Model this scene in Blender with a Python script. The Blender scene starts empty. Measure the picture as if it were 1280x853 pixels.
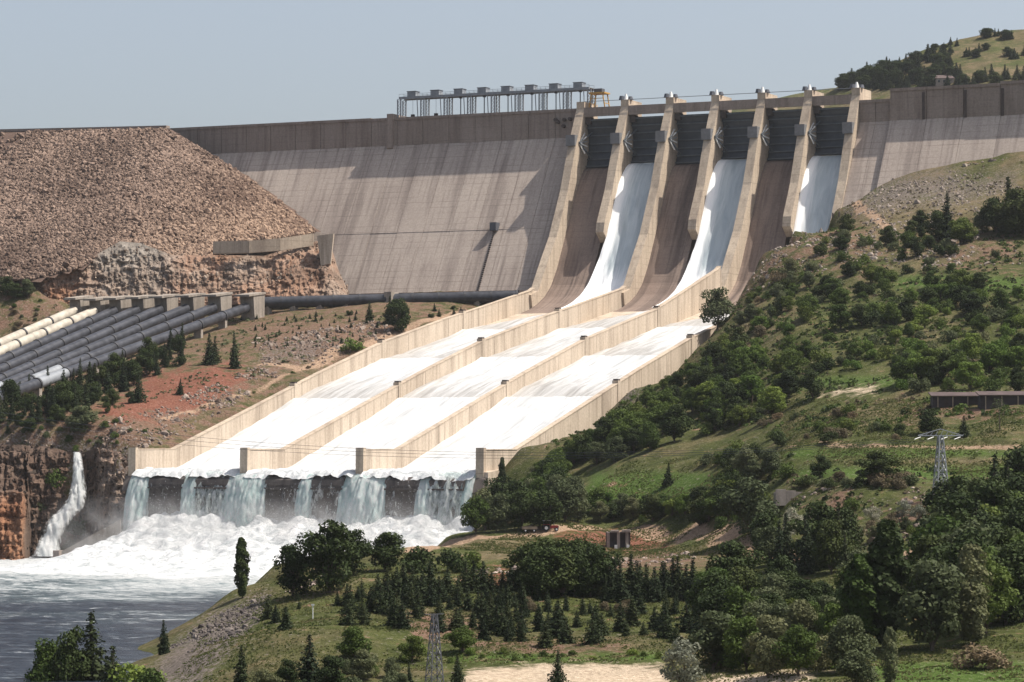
import bpy, math, random
import numpy as np
from mathutils import Vector, Matrix

random.seed(7)
RNG = np.random.default_rng(7)
scn = bpy.context.scene
COL = scn.collection

# ------------------------------------------------------------------ camera
CAM = np.array([508.958, -1157.85, 37.6])
YAW, PIT, FPX = math.radians(-25), 0.03231, 3815.96
IW, IH = 1280.0, 853.0
FWD = np.array([math.sin(YAW) * math.cos(PIT), math.cos(YAW) * math.cos(PIT), math.sin(PIT)])
RGT = np.array([math.cos(YAW), -math.sin(YAW), 0.0])
UPV = np.cross(RGT, FWD)
cd = bpy.data.cameras.new('camera')
cam = bpy.data.objects.new('camera', cd)
COL.objects.link(cam)
cd.sensor_width = 36.0
cd.lens = 36.0 * FPX / IW
cd.clip_start = 5.0
cd.clip_end = 30000.0
cam.matrix_world = Matrix(((RGT[0], UPV[0], -FWD[0], CAM[0]), (RGT[1], UPV[1], -FWD[1], CAM[1]),
                           (RGT[2], UPV[2], -FWD[2], CAM[2]), (0, 0, 0, 1)))
scn.camera = cam

# ------------------------------------------------------------------ sky, sun, exposure
SUN_DIR = Vector((0.57, 0.24, 1.0)).normalized()
SUN_EL = math.asin(SUN_DIR.z)
SUN_AZ = math.atan2(SUN_DIR.x, SUN_DIR.y)
world = bpy.data.worlds.new('World')
scn.world = world
world.use_nodes = True
wn = world.node_tree
wn.nodes.clear()
wo = wn.nodes.new('ShaderNodeOutputWorld')
wb = wn.nodes.new('ShaderNodeBackground')
ws = wn.nodes.new('ShaderNodeTexSky')
ws.sky_type = 'NISHITA'
ws.sun_disc = False
ws.sun_elevation = SUN_EL
ws.sun_rotation = SUN_AZ
ws.altitude = 800
ws.air_density = 1.0
ws.dust_density = 6.5
ws.ozone_density = 1.5
wb.inputs['Strength'].default_value = 0.124
hs_ = wn.nodes.new('ShaderNodeHueSaturation')
hs_.inputs['Saturation'].default_value = 0.66
wn.links.new(ws.outputs['Color'], hs_.inputs['Color'])
wn.links.new(hs_.outputs['Color'], wb.inputs['Color'])
wn.links.new(wb.outputs['Background'], wo.inputs['Surface'])
sl = bpy.data.lights.new('sun', 'SUN')
sl.energy = 5.0
sl.angle = math.radians(0.5)
sl.color = (1.0, 0.93, 0.83)
so = bpy.data.objects.new('sun', sl)
so.rotation_euler = SUN_DIR.to_track_quat('Z', 'Y').to_euler()
so.location = (200, -300, 600)
COL.objects.link(so)
scn.view_settings.view_transform = 'Standard'
scn.view_settings.look = 'None'
scn.view_settings.exposure = 0.38
scn.view_settings.gamma = 1.0
scn.view_settings.use_curve_mapping = False
scn.cycles.max_bounces = 6
scn.cycles.transparent_max_bounces = 12
scn.cycles.diffuse_bounces = 3
scn.cycles.glossy_bounces = 2
scn.cycles.transmission_bounces = 3

# ------------------------------------------------------------------ pixel helpers (photo pixels give directions)
def ray(px, py):
    return FWD + RGT * (px - IW / 2) / FPX - UPV * (py - IH / 2) / FPX
def at(px, py, d):
    return CAM + ray(px, py) * d
def onx(px, py, x):
    r = ray(px, py); return CAM + r * ((x - CAM[0]) / r[0])
def ony(px, py, y):
    r = ray(px, py); return CAM + r * ((y - CAM[1]) / r[1])
def onz(px, py, z):
    r = ray(px, py); return CAM + r * ((z - CAM[2]) / r[2])
def project(P):
    d = P - CAM
    z = d @ FWD
    return IW / 2 + FPX * (d @ RGT) / z, IH / 2 - FPX * (d @ UPV) / z, z

# ------------------------------------------------------------------ numeric noise
def _hash(ix, iy, s):
    n = (ix * 374761393 + iy * 668265263 + s * 974634777) & 0x7fffffff
    n = ((n ^ (n >> 13)) * 1274126177) & 0x7fffffff
    n = n ^ (n >> 16)
    return (n & 0xffff) / 65535.0 * 2 - 1
def vnoise(x, y, s=0):
    x = np.asarray(x, float); y = np.asarray(y, float)
    ix = np.floor(x).astype(np.int64); iy = np.floor(y).astype(np.int64)
    fx = x - ix; fy = y - iy
    fx = fx * fx * (3 - 2 * fx); fy = fy * fy * (3 - 2 * fy)
    a = _hash(ix, iy, s); b = _hash(ix + 1, iy, s); c = _hash(ix, iy + 1, s); d = _hash(ix + 1, iy + 1, s)
    return (a * (1 - fx) + b * fx) * (1 - fy) + (c * (1 - fx) + d * fx) * fy
def fbm(x, y, sc, octv=4, s=0, gain=0.5):
    t = 0; a = 1.0; f = 1.0 / sc
    for k in range(octv):
        t = t + a * vnoise(x * f + 13.7 * k, y * f - 7.3 * k, s + k)
        a *= gain; f *= 2.03
    return t

# ------------------------------------------------------------------ object helpers
def tag(o, label=None, cat=None, group=None, kind=None):
    if label: o['label'] = label
    if cat: o['category'] = cat
    if group: o['group'] = group
    if kind: o['kind'] = kind
    return o
def empty(name, loc=(0, 0, 0), label=None, cat=None, group=None):
    o = bpy.data.objects.new(name, None)
    o.empty_display_size = 1.0
    o.location = loc
    COL.objects.link(o)
    return tag(o, label, cat, group)
def link_mesh(name, me, parent=None):
    o = bpy.data.objects.new(name, me)
    COL.objects.link(o)
    if parent is not None:
        o.parent = parent
    return o
def mesh_np(name, V, Fc, mat, smooth=False, loops=None):
    """V (n,3), Fc (m,k) all faces of the same size"""
    me = bpy.data.meshes.new(name)
    V = np.ascontiguousarray(V, dtype=np.float32); Fc = np.ascontiguousarray(Fc, dtype=np.int32)
    m, k = Fc.shape
    me.vertices.add(len(V)); me.vertices.foreach_set('co', V.ravel())
    me.loops.add(m * k); me.loops.foreach_set('vertex_index', Fc.ravel())
    me.polygons.add(m)
    me.polygons.foreach_set('loop_start', np.arange(0, m * k, k, dtype=np.int32))
    me.polygons.foreach_set('use_smooth', np.full(m, smooth, dtype=bool))
    me.update(calc_edges=True)
    me.validate()
    if mat: me.materials.append(mat)
    return me
class MB:
    def __init__(s): s.v = []; s.f = []
    def add(s, vs, fs):
        b = len(s.v); s.v += [tuple(map(float, q)) for q in vs]; s.f += [tuple(b + i for i in f) for f in fs]; return s
    def box(s, x0, x1, y0, y1, z0, z1):
        return s.add([(x0, y0, z0), (x1, y0, z0), (x1, y1, z0), (x0, y1, z0), (x0, y0, z1), (x1, y0, z1), (x1, y1, z1), (x0, y1, z1)],
                     [(0, 3, 2, 1), (4, 5, 6, 7), (0, 1, 5, 4), (1, 2, 6, 5), (2, 3, 7, 6), (3, 0, 4, 7)])
    def bar(s, a, b, w, h=None):
        """square bar between two points"""
        h = h or w
        a = Vector(a); b = Vector(b); d = (b - a).normalized()
        up = Vector((0, 0, 1)) if abs(d.z) < 0.95 else Vector((0, 1, 0))
        r = d.cross(up).normalized() * w / 2; u = r.cross(d).normalized() * h / 2
        vs = [a - r - u, a + r - u, a + r + u, a - r + u, b - r - u, b + r - u, b + r + u, b - r + u]
        return s.add(vs, [(0, 1, 2, 3), (7, 6, 5, 4), (4, 5, 1, 0), (5, 6, 2, 1), (6, 7, 3, 2), (7, 4, 0, 3)])
    def tube(s, a, b, ra, rb=None, n=12, caps=True):
        rb = ra if rb is None else rb
        a = Vector(a); b = Vector(b); d = (b - a).normalized()
        up = Vector((0, 0, 1)) if abs(d.z) < 0.95 else Vector((0, 1, 0))
        r = d.cross(up).normalized(); u = r.cross(d).normalized()
        vs = []
        for c, rad in ((a, ra), (b, rb)):
            for k in range(n):
                t = 2 * math.pi * k / n
                vs.append(c + (r * math.cos(t) + u * math.sin(t)) * rad)
        fs = [(k, (k + 1) % n, n + (k + 1) % n, n + k) for k in range(n)]
        if caps: fs += [tuple(range(n - 1, -1, -1)), tuple(range(n, 2 * n))]
        return s.add(vs, fs)
    def prism_x(s, poly, x0, x1):
        """poly: list of (y,z), extruded along x"""
        n = len(poly)
        vs = [(x0, y, z) for y, z in poly] + [(x1, y, z) for y, z in poly]
        fs = [tuple(range(n)), tuple(range(2 * n - 1, n - 1, -1))] + [(k, n + k, n + (k + 1) % n, (k + 1) % n) for k in range(n)]
        return s.add(vs, fs)
    def mesh(s, name, mat, smooth=False):
        me = bpy.data.meshes.new(name)
        me.from_pydata(s.v, [], s.f); me.update()
        if mat: me.materials.append(mat)
        if smooth: me.polygons.foreach_set('use_smooth', [True] * len(me.polygons))
        return me
    def build(s, name, mat, parent=None, smooth=False):
        return link_mesh(name, s.mesh(name, mat, smooth), parent)
def fix_normals(o):
    import bmesh
    bm = bmesh.new(); bm.from_mesh(o.data); bmesh.ops.recalc_face_normals(bm, faces=bm.faces); bm.to_mesh(o.data); bm.free()
    return o
def grid_faces(nu, nv):
    i = np.arange(nu - 1)[:, None] * nv + np.arange(nv - 1)[None, :]
    i = i.ravel()
    return np.stack([i, i + nv, i + nv + 1, i + 1], 1)
def set_attr(me, name, vals):
    a = me.attributes.new(name, 'FLOAT', 'POINT'); a.data.foreach_set('value', np.ascontiguousarray(vals, dtype=np.float32).ravel())
def set_col(me, name, rgb):
    a = me.attributes.new(name, 'FLOAT_COLOR', 'POINT')
    q = np.ones((len(rgb), 4), np.float32); q[:, :3] = rgb
    a.data.foreach_set('color', q.ravel())
def lerp_profile(prof, y):
    p = sorted(prof); return np.interp(y, [a for a, b in p], [b for a, b in p])

# ------------------------------------------------------------------ materials
class NT:
    def __init__(s, name):
        s.m = bpy.data.materials.new(name); s.m.use_nodes = True
        s.t = s.m.node_tree; s.t.nodes.clear()
        s.out = s.t.nodes.new('ShaderNodeOutputMaterial')
        s.b = s.t.nodes.new('ShaderNodeBsdfPrincipled')
        s.t.links.new(s.b.outputs[0], s.out.inputs['Surface'])
        s.b.inputs['Specular IOR Level'].default_value = 0.25
    def n(s, typ, **kw):
        x = s.t.nodes.new(typ)
        for k, v in kw.items(): setattr(x, k, v)
        return x
    def l(s, a, b): s.t.links.new(a, b)
    def pos(s, scale=(1, 1, 1), obj=False):
        if obj:
            g = s.n('ShaderNodeTexCoord').outputs['Object']
        else:
            g = s.n('ShaderNodeNewGeometry').outputs['Position']
        mp = s.n('ShaderNodeVectorMath', operation='MULTIPLY')
        s.l(g, mp.inputs[0]); mp.inputs[1].default_value = scale
        return mp.outputs[0]
    def noise(s, vec, scale, detail=4, rough=0.55, dist=0.0):
        x = s.n('ShaderNodeTexNoise'); x.inputs['Scale'].default_value = scale
        x.inputs['Detail'].default_value = detail; x.inputs['Roughness'].default_value = rough; x.inputs['Distortion'].default_value = dist
        if vec is not None: s.l(vec, x.inputs['Vector'])
        return x.outputs[0]
    def ramp(s, fac, stops):
        x = s.n('ShaderNodeValToRGB'); e = x.color_ramp.elements
        while len(e) > 1: e.remove(e[-1])
        first = True
        for p, c in stops:
            if first: el = e[0]; el.position = p; first = False
            else: el = e.new(p)
            c = (c, c, c) if isinstance(c, (int, float)) else c
            el.color = (*c, 1)
        s.l(fac, x.inputs[0]); return x.outputs[0]
    def mix(s, fac, a, b, blend='MIX'):
        x = s.n('ShaderNodeMix', data_type='RGBA', blend_type=blend)
        for sock, v in ((x.inputs[0], fac), (x.inputs[6], a), (x.inputs[7], b)):
            if isinstance(v, (int, float)): sock.default_value = v
            elif isinstance(v, tuple): sock.default_value = (*v, 1)
            else: s.l(v, sock)
        return x.outputs[2]
    def math(s, op, a, b=None, clamp=False):
        x = s.n('ShaderNodeMath', operation=op); x.use_clamp = clamp
        for sock, v in ((x.inputs[0], a), (x.inputs[1], b)):
            if v is None: continue
            if isinstance(v, (int, float)): sock.default_value = v
            else: s.l(v, sock)
        return x.outputs[0]
    def attr(s, name, out='Fac'):
        x = s.n('ShaderNodeAttribute'); x.attribute_name = name; return x.outputs[out]
    def bump(s, h, strength=0.5, dist=1.0):
        x = s.n('ShaderNodeBump'); x.inputs['Strength'].default_value = strength; x.inputs['Distance'].default_value = dist
        s.l(h, x.inputs['Height']); s.l(x.outputs[0], s.b.inputs['Normal'])
    def base(s, c, rough=0.8, metal=0.0):
        if isinstance(c, tuple): s.b.inputs['Base Color'].default_value = (*c, 1)
        else: s.l(c, s.b.inputs['Base Color'])
        s.b.inputs['Roughness'].default_value = rough; s.b.inputs['Metallic'].default_value = metal
        return s
def flat(name, c, rough=0.6, metal=0.0, var=0.25, scale=0.6):
    t = NT(name)
    n = t.noise(t.pos(), scale, 5)
    k = t.ramp(n, [(0.3, tuple(x * (1 - var) for x in c)), (0.7, tuple(min(1, x * (1 + var)) for x in c))])
    t.base(k, rough, metal); return t.m
def concrete(name, a, b, stain, streak=0.5, lift=0.0, dirt_scale=0.04, ys=1.0):
    t = NT(name)
    big = t.noise(t.pos(), dirt_scale, 5, 0.6)
    c = t.ramp(big, [(0.3, a), (0.7, b)])
    st = t.noise(t.pos((0.55, 0.55 * ys, 0.035)), 1.0, 5, 0.65)
    c = t.mix(t.math('MULTIPLY', t.ramp(st, [(0.5, 0), (0.72, 1)]), streak), c, stain)
    st2 = t.noise(t.pos((0.16, 0.16 * ys, 0.012)), 1.0, 4, 0.6)
    c = t.mix(t.math('MULTIPLY', t.ramp(st2, [(0.5, 0), (0.66, 1)]), streak * 0.7), c, stain)
    wl = t.noise(t.pos((0.3, 0.3 * ys, 0.02)), 1.7, 3, 0.6)
    c = t.mix(t.math('MULTIPLY', t.ramp(wl, [(0.62, 0), (0.75, 1)]), 0.35), c, tuple(min(0.8, x * 1.35) for x in b))
    if lift:
        sx = t.n('ShaderNodeSeparateXYZ'); t.l(t.pos(), sx.inputs[0])
        w = t.math('FRACT', t.math('DIVIDE', sx.outputs['Z'], 2.5))
        ln = t.math('MULTIPLY', t.math('LESS_THAN', w, 0.1), t.ramp(t.noise(t.pos((0.05, 0.05, 0.4)), 1.0, 3), [(0.4, 0), (0.65, 1)]))
        c = t.mix(t.math('MULTIPLY', ln, lift), c, tuple(x * 0.45 for x in stain))
    fine = t.noise(t.pos(), 1.3, 5, 0.7)
    c = t.mix(0.22, c, t.ramp(fine, [(0.3, 0.12), (0.7, 0.85)]), 'OVERLAY')
    t.base(c, 0.9); t.bump(fine, 0.25, 0.25)
    return t.m
M = {}
M['dam'] = concrete('dam_concrete', (0.345, 0.285, 0.245), (0.45, 0.38, 0.325), (0.16, 0.125, 0.11), 0.7, 0.4, 0.03, 0.0)
M['band'] = concrete('shaded_crest_concrete', (0.23, 0.185, 0.155), (0.31, 0.255, 0.22), (0.13, 0.095, 0.08), 0.6, 0.2)  # shade on the crest band is put into this darker base colour
M['pier'] = concrete('pier_concrete', (0.40, 0.32, 0.245), (0.52, 0.43, 0.33), (0.20, 0.155, 0.125), 0.55, 0.35)
M['wall'] = concrete('chute_concrete', (0.42, 0.345, 0.27), (0.54, 0.455, 0.365), (0.18, 0.14, 0.105), 0.62, 0.0)
M['ogee'] = concrete('spillway_concrete', (0.19, 0.14, 0.115), (0.26, 0.20, 0.165), (0.065, 0.048, 0.044), 0.9, 0.2, 0.04, 0.0)
M['wetc'] = concrete('wet_concrete', (0.085, 0.075, 0.07), (0.14, 0.115, 0.10), (0.045, 0.04, 0.04), 0.8, 0.0)
M['joint'] = flat('dark_fittings', (0.07, 0.055, 0.05), 0.95)  # one even dark brown for stairs, outlets, covers, doors and posts
M['gate'] = flat('gate_steel', (0.055, 0.065, 0.078), 0.45, 0.3, 0.2, 0.5)
M['gaterib'] = flat('gate_rib_steel', (0.10, 0.115, 0.13), 0.5, 0.2, 0.2, 0.5)
M['steel'] = flat('grey_painted_steel', (0.24, 0.255, 0.275), 0.5, 0.1, 0.15, 0.5)
M['steeld'] = flat('dark_steel', (0.09, 0.095, 0.11), 0.5, 0.2, 0.2, 0.5)
M['plat'] = flat('platform_steel', (0.17, 0.17, 0.175), 0.6, 0.0, 0.2, 0.7)
M['yellow'] = flat('yellow_paint', (0.45, 0.26, 0.07), 0.5, 0.0, 0.2)
M['white'] = flat('white_paint', (0.72, 0.72, 0.70), 0.5, 0.0, 0.1)
M['pipe'] = flat('penstock_grey_paint', (0.055, 0.057, 0.066), 0.33, 0.2, 0.4, 0.35)
M['pipec'] = flat('penstock_cream_paint', (0.42, 0.38, 0.315), 0.5, 0.0, 0.3, 0.35)
M['ring'] = flat('pipe_ring', (0.055, 0.055, 0.06), 0.5, 0.2)
M['block'] = concrete('anchor_concrete', (0.27, 0.235, 0.20), (0.36, 0.315, 0.27), (0.12, 0.10, 0.085), 0.7)
M['bark'] = flat('bark', (0.09, 0.07, 0.055), 0.9, 0, 0.3, 2.0)
M['red'] = flat('tractor_red', (0.25, 0.035, 0.03), 0.45)
M['tyre'] = flat('tyre_rubber', (0.02, 0.02, 0.02), 0.85)
M['glass'] = flat('cab_glass', (0.03, 0.04, 0.05), 0.1)
M['wood'] = flat('trailer_wood', (0.28, 0.22, 0.16), 0.8)
M['roof'] = flat('rusty_roof', (0.085, 0.06, 0.055), 0.7, 0, 0.3)
M['shed'] = flat('shed_wall', (0.06, 0.05, 0.05), 0.8, 0, 0.3)
M['ruin'] = concrete('old_stone', (0.25, 0.21, 0.18), (0.36, 0.31, 0.27), (0.12, 0.1, 0.09), 0.6)

def rock_mat():
    t = NT('riprap_stone')
    c = t.attr('rockcol', 'Color')
    n = t.noise(t.pos(), 1.6, 4, 0.6)
    c = t.mix(0.5, c, t.ramp(n, [(0.3, 0.25), (0.7, 0.8)]), 'OVERLAY')
    t.base(c, 0.92); t.bump(n, 0.5, 0.3); return t.m
M['riprap'] = rock_mat()
def cliff_mat():
    t = NT('cliff_rock')
    p = t.pos((0.5, 0.5, 0.16))
    n = t.noise(p, 0.35, 7, 0.65, 0.6)
    c = t.ramp(n, [(0.28, (0.07, 0.045, 0.034)), (0.45, (0.185, 0.125, 0.09)), (0.6, (0.29, 0.215, 0.165)), (0.78, (0.38, 0.31, 0.255))])
    big = t.noise(t.pos(), 0.05, 4, 0.6)
    c = t.mix(t.math('MULTIPLY', t.ramp(big, [(0.42, 0), (0.62, 1)]), 0.55), c, (0.30, 0.14, 0.075))
    m = t.attr('grey')
    c = t.mix(t.math('MULTIPLY', m, 0.75), c, t.ramp(n, [(0.3, (0.10, 0.085, 0.072)), (0.65, (0.29, 0.26, 0.225))]))
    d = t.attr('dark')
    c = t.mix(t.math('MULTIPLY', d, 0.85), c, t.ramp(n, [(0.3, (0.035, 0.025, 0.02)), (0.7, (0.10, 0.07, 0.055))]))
    o = t.attr('orange')
    c = t.mix(t.math('MULTIPLY', o, 0.8), c, t.ramp(n, [(0.3, (0.11, 0.045, 0.025)), (0.7, (0.33, 0.165, 0.085))]))
    f = t.noise(t.pos(), 0.9, 6, 0.7)
    c = t.mix(0.4, c, t.ramp(f, [(0.3, 0.2), (0.7, 0.85)]), 'OVERLAY')
    t.base(c, 0.95); t.bump(f, 0.7, 0.8); return t.m
M['cliff'] = cliff_mat()
def terrain_mat():
    t = NT('hillside_ground')
    p = t.pos()
    n1 = t.noise(p, 0.035, 6, 0.62); n2 = t.noise(p, 0.22, 6, 0.68); n3 = t.noise(p, 1.3, 5, 0.7)
    dry = t.attr('dry')
    grass = t.ramp(n2, [(0.3, (0.034, 0.042, 0.014)), (0.5, (0.062, 0.072, 0.023)), (0.7, (0.095, 0.10, 0.035))])
    dryc = t.ramp(n2, [(0.3, (0.065, 0.056, 0.028)), (0.5, (0.12, 0.098, 0.052)), (0.7, (0.19, 0.15, 0.088))])
    fd = t.math('ADD', dry, t.math('MULTIPLY', t.math('SUBTRACT', n1, 0.5), 2.4))
    c = t.mix(t.ramp(fd, [(0.3, 0), (0.75, 1)]), grass, dryc)
    lush = t.math('ADD', t.attr('lush'), t.math('MULTIPLY', t.math('SUBTRACT', n2, 0.5), 0.8))
    c = t.mix(t.ramp(lush, [(0.35, 0), (0.7, 1)]), c, t.ramp(n3, [(0.3, (0.042, 0.074, 0.016)), (0.7, (0.085, 0.128, 0.030))]))
    def layer(c, nm, stops, amp=0.9, nn=n2):
        f = t.math('ADD', t.attr(nm), t.math('MULTIPLY', t.math('SUBTRACT', nn, 0.5), amp * 2.2))
        return t.mix(t.ramp(f, [(0.3, 0), (0.7, 0.92)]), c, t.ramp(n3, stops))
    c = layer(c, 'soil', [(0.3, (0.10, 0.058, 0.04)), (0.7, (0.21, 0.135, 0.10))], 1.4)
    c = layer(c, 'red', [(0.3, (0.125, 0.046, 0.031)), (0.7, (0.235, 0.102, 0.070))], 1.2)
    c = layer(c, 'rocky', [(0.3, (0.07, 0.055, 0.05)), (0.7, (0.21, 0.178, 0.16))], 1.7, n3)
    c = layer(c, 'track', [(0.3, (0.24, 0.155, 0.10)), (0.7, (0.37, 0.265, 0.19))], 0.8)
    c = layer(c, 'sand', [(0.3, (0.38, 0.29, 0.21)), (0.7, (0.55, 0.45, 0.34))], 0.9)
    c = t.mix(0.35, c, t.ramp(n3, [(0.3, 0.2), (0.7, 0.8)]), 'OVERLAY')
    t.base(c, 1.0); t.b.inputs['Specular IOR Level'].default_value = 0.05
    t.bump(n3, 0.9, 0.6); return t.m
M['terrain'] = terrain_mat()
def leaf_mat(name, a, b, trans=0.25):
    t = NT(name)
    oi = t.n('ShaderNodeObjectInfo')
    n = t.noise(t.pos(), 0.55, 3, 0.6)
    f = t.math('ADD', t.math('MULTIPLY', oi.outputs['Random'], 0.75), t.math('MULTIPLY', n, 0.4))
    c = t.ramp(f, [(0.1, a), (0.75, b), (1.0, (b[0] * 1.35, b[1] * 1.15, b[2] * 1.1))])
    t.base(c, 0.7); t.b.inputs['Specular IOR Level'].default_value = 0.12
    tr = t.n('ShaderNodeBsdfTranslucent'); t.l(c, tr.inputs['Color'])
    mx = t.n('ShaderNodeMixShader'); mx.inputs[0].default_value = trans
    t.l(t.b.outputs[0], mx.inputs[1]); t.l(tr.outputs[0], mx.inputs[2]); t.l(mx.outputs[0], t.out.inputs['Surface'])
    return t.m
M['leafdark'] = leaf_mat('dark_foliage', (0.018, 0.031, 0.009), (0.040, 0.058, 0.016), 0.15)
M['leafmid'] = leaf_mat('green_foliage', (0.036, 0.062, 0.013), (0.078, 0.112, 0.024))
M['leafbright'] = leaf_mat('bright_foliage', (0.052, 0.098, 0.015), (0.112, 0.165, 0.032))
M['leafgrey'] = leaf_mat('grey_green_foliage', (0.050, 0.066, 0.028), (0.100, 0.116, 0.056))
M['leafpale'] = leaf_mat('silver_foliage', (0.13, 0.14, 0.10), (0.24, 0.25, 0.19))
M['leafcon'] = leaf_mat('conifer_needles', (0.013, 0.023, 0.010), (0.030, 0.043, 0.016), 0.1)
M['leafbrown'] = leaf_mat('dry_foliage', (0.085, 0.07, 0.04), (0.16, 0.13, 0.08))
def river_mat():
    t = NT('river_water')
    p = t.pos()
    fo = t.attr('foam')
    a = t.noise(t.pos((0.10, 0.17, 0.1)), 1.0, 7, 0.68, 1.2)
    b = t.noise(t.pos((0.35, 0.75, 0.3)), 1.0, 5, 0.65, 0.8)
    q = t.math('ADD', t.math('MULTIPLY', a, 0.65), t.math('MULTIPLY', b, 0.35))
    f = t.math('ADD', fo, t.math('MULTIPLY', t.math('SUBTRACT', q, 0.5), 3.0))
    fm = t.ramp(f, [(0.36, 0), (0.6, 0.6), (0.95, 1)])
    wat = t.ramp(q, [(0.38, (0.006, 0.010, 0.018)), (0.5, (0.022, 0.031, 0.046)), (0.62, (0.075, 0.095, 0.115))])
    wat = t.mix(t.ramp(fo, [(0.2, 0), (0.7, 0.55)]), wat, (0.22, 0.30, 0.31))
    foam = t.ramp(b, [(0.3, (0.32, 0.345, 0.35)), (0.6, (0.52, 0.53, 0.53))])
    c = t.mix(fm, wat, foam)
    t.base(c, 0.3)
    t.l(t.ramp(fm, [(0.0, 0.28), (1.0, 0.9)]), t.b.inputs['Roughness'])
    t.b.inputs['Specular IOR Level'].default_value = 0.09
    w = t.noise(t.pos((0.22, 0.5, 0.3)), 1.0, 5, 0.6, 0.4)
    h = t.math('ADD', t.math('MULTIPLY', w, 1.0), t.math('MULTIPLY', b, 0.8))
    t.bump(h, 0.8, 1.6); return t.m
M['river'] = river_mat()
def foam_mat():
    t = NT('white_water')
    n = t.noise(t.pos((0.25, 0.25, 0.25)), 1.0, 6, 0.65, 1.0)
    c = t.ramp(n, [(0.3, (0.28, 0.305, 0.315)), (0.48, (0.47, 0.485, 0.49)), (0.64, (0.60, 0.60, 0.60))])
    t.base(c, 0.9); t.bump(n, 0.6, 1.5); return t.m
M['foam'] = foam_mat()
def chute_water_mat():
    """foam layer on thin fast water: where the foam is thin the wet concrete below shows"""
    t = NT('chute_white_water')
    fo = t.attr('foam')
    s1 = t.noise(t.pos((0.55, 0.035, 0.035)), 1.0, 6, 0.65, 0.6)
    s2 = t.noise(t.pos((0.12, 0.03, 0.03)), 1.0, 5, 0.6, 1.0)
    q = t.math('ADD', t.math('MULTIPLY', s1, 0.6), t.math('MULTIPLY', s2, 0.4))
    f = t.math('ADD', fo, t.math('MULTIPLY', t.math('SUBTRACT', q, 0.5), 1.3))
    k = t.ramp(f, [(0.25, 0), (0.75, 1)])
    thin = t.ramp(s1, [(0.3, (0.27, 0.26, 0.245)), (0.5, (0.38, 0.37, 0.355)), (0.7, (0.50, 0.495, 0.485))])
    white = t.ramp(q, [(0.36, (0.38, 0.395, 0.40)), (0.48, (0.52, 0.525, 0.525)), (0.6, (0.62, 0.62, 0.62))])
    t.base(t.mix(k, thin, white), 0.55); t.bump(s1, 0.5, 0.8); return t.m
M['chutewater'] = chute_water_mat()
def sheet_mat():
    t = NT('spilling_water')
    s1 = t.noise(t.pos((0.7, 0.03, 0.03)), 1.0, 6, 0.65, 0.5)
    s2 = t.noise(t.pos((0.25, 0.06, 0.06)), 1.0, 5, 0.6, 1.0)
    fo = t.attr('foam')
    f = t.math('ADD', fo, t.math('MULTIPLY', t.math('SUBTRACT', s1, 0.5), 1.0))
    base = t.ramp(s2, [(0.3, (0.34, 0.40, 0.43)), (0.7, (0.52, 0.58, 0.60))])
    t.base(t.mix(t.ramp(f, [(0.3, 0), (0.8, 1)]), base, (0.86, 0.87, 0.87)), 0.45); t.bump(s1, 0.4, 0.6); return t.m
M['sheet'] = sheet_mat()
def fall_mat(name, veil=False, tint=((0.50, 0.66, 0.64), (0.74, 0.85, 0.83), (0.92, 0.94, 0.93))):
    t = NT(name)
    s1 = t.noise(t.pos((0.7, 0.7, 0.16)), 1.0, 6, 0.64, 1.0)
    s2 = t.noise(t.pos((0.35, 0.35, 0.10)), 1.0, 5, 0.6, 1.4)
    q = t.math('ADD', t.math('MULTIPLY', s1, 0.55), t.math('MULTIPLY', s2, 0.45))
    c = t.ramp(q, [(0.36, tint[0]), (0.47, tint[1]), (0.58, tint[2])])
    t.base(c, 0.6); t.bump(q, 0.6, 1.0)
    tr = t.n('ShaderNodeBsdfTransparent')
    mx = t.n('ShaderNodeMixShader')
    al = t.math('ADD', t.attr('alpha'), t.math('MULTIPLY', t.math('SUBTRACT', q, 0.5), 2.6 if veil else 2.0))
    t.l(t.ramp(al, [(0.25, 0), (0.75, 1)]), mx.inputs[0])
    tl_ = t.n('ShaderNodeBsdfTranslucent'); t.l(c, tl_.inputs['Color']); m2 = t.n('ShaderNodeMixShader'); m2.inputs[0].default_value = 0.6
    t.l(t.b.outputs[0], m2.inputs[1]); t.l(tl_.outputs[0], m2.inputs[2])
    t.l(tr.outputs[0], mx.inputs[1]); t.l(m2.outputs[0], mx.inputs[2]); t.l(mx.outputs[0], t.out.inputs['Surface'])
    return t.m
M['fall'] = fall_mat('falling_water')
M['cascade'] = fall_mat('cascade_water', False, ((0.60, 0.64, 0.64), (0.82, 0.85, 0.85), (0.93, 0.94, 0.94)))
M['veil'] = fall_mat('thin_water_veil', True)

# ================================================================== profiles measured in the photograph
WALL_TOP = [(-345, 34.5), (-322, 34.5), (-227, 60.3), (-177, 72.9), (-124, 83.5), (-96, 88.5), (-50, 97.0), (-40, 101)]
FLOOR = [(-346, 27.0), (-325, 27.3), (-317, 29.0), (-230, 54.6), (-178, 66.0), (-100, 80.4), (-63, 87.4), (-46, 92.0)]
PIER_FRONT = [(0.9, 178.0), (0.9, 175.0), (-5.2, 163.5), (-8.1, 158.1), (-16.2, 139.3), (-27.4, 119.9), (-34.5, 111.3), (-45.4, 97.2), (-52, 95.4)]
OGEE = [(14, 146.0), (9, 150.0), (4, 150.8), (0, 149.2), (-4, 145.0), (-8, 139.5), (-19, 120.2), (-27, 107.0), (-33, 99.6), (-39, 95.2), (-46, 92.0), (-54, 89.4), (-63, 87.4)]
PITCH, PW = 20.0, 3.5
CREST = 176.0
def face_y(z):
    return -0.62 * (164.6 - np.minimum(z, 164.6))
def emb_z(x, y):
    return 176.0 + 0.024 * np.maximum(-197 - x, 0) - np.hypot(np.maximum(x + 197, 0), np.maximum(-y - 5, 0)) / 1.75

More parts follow.
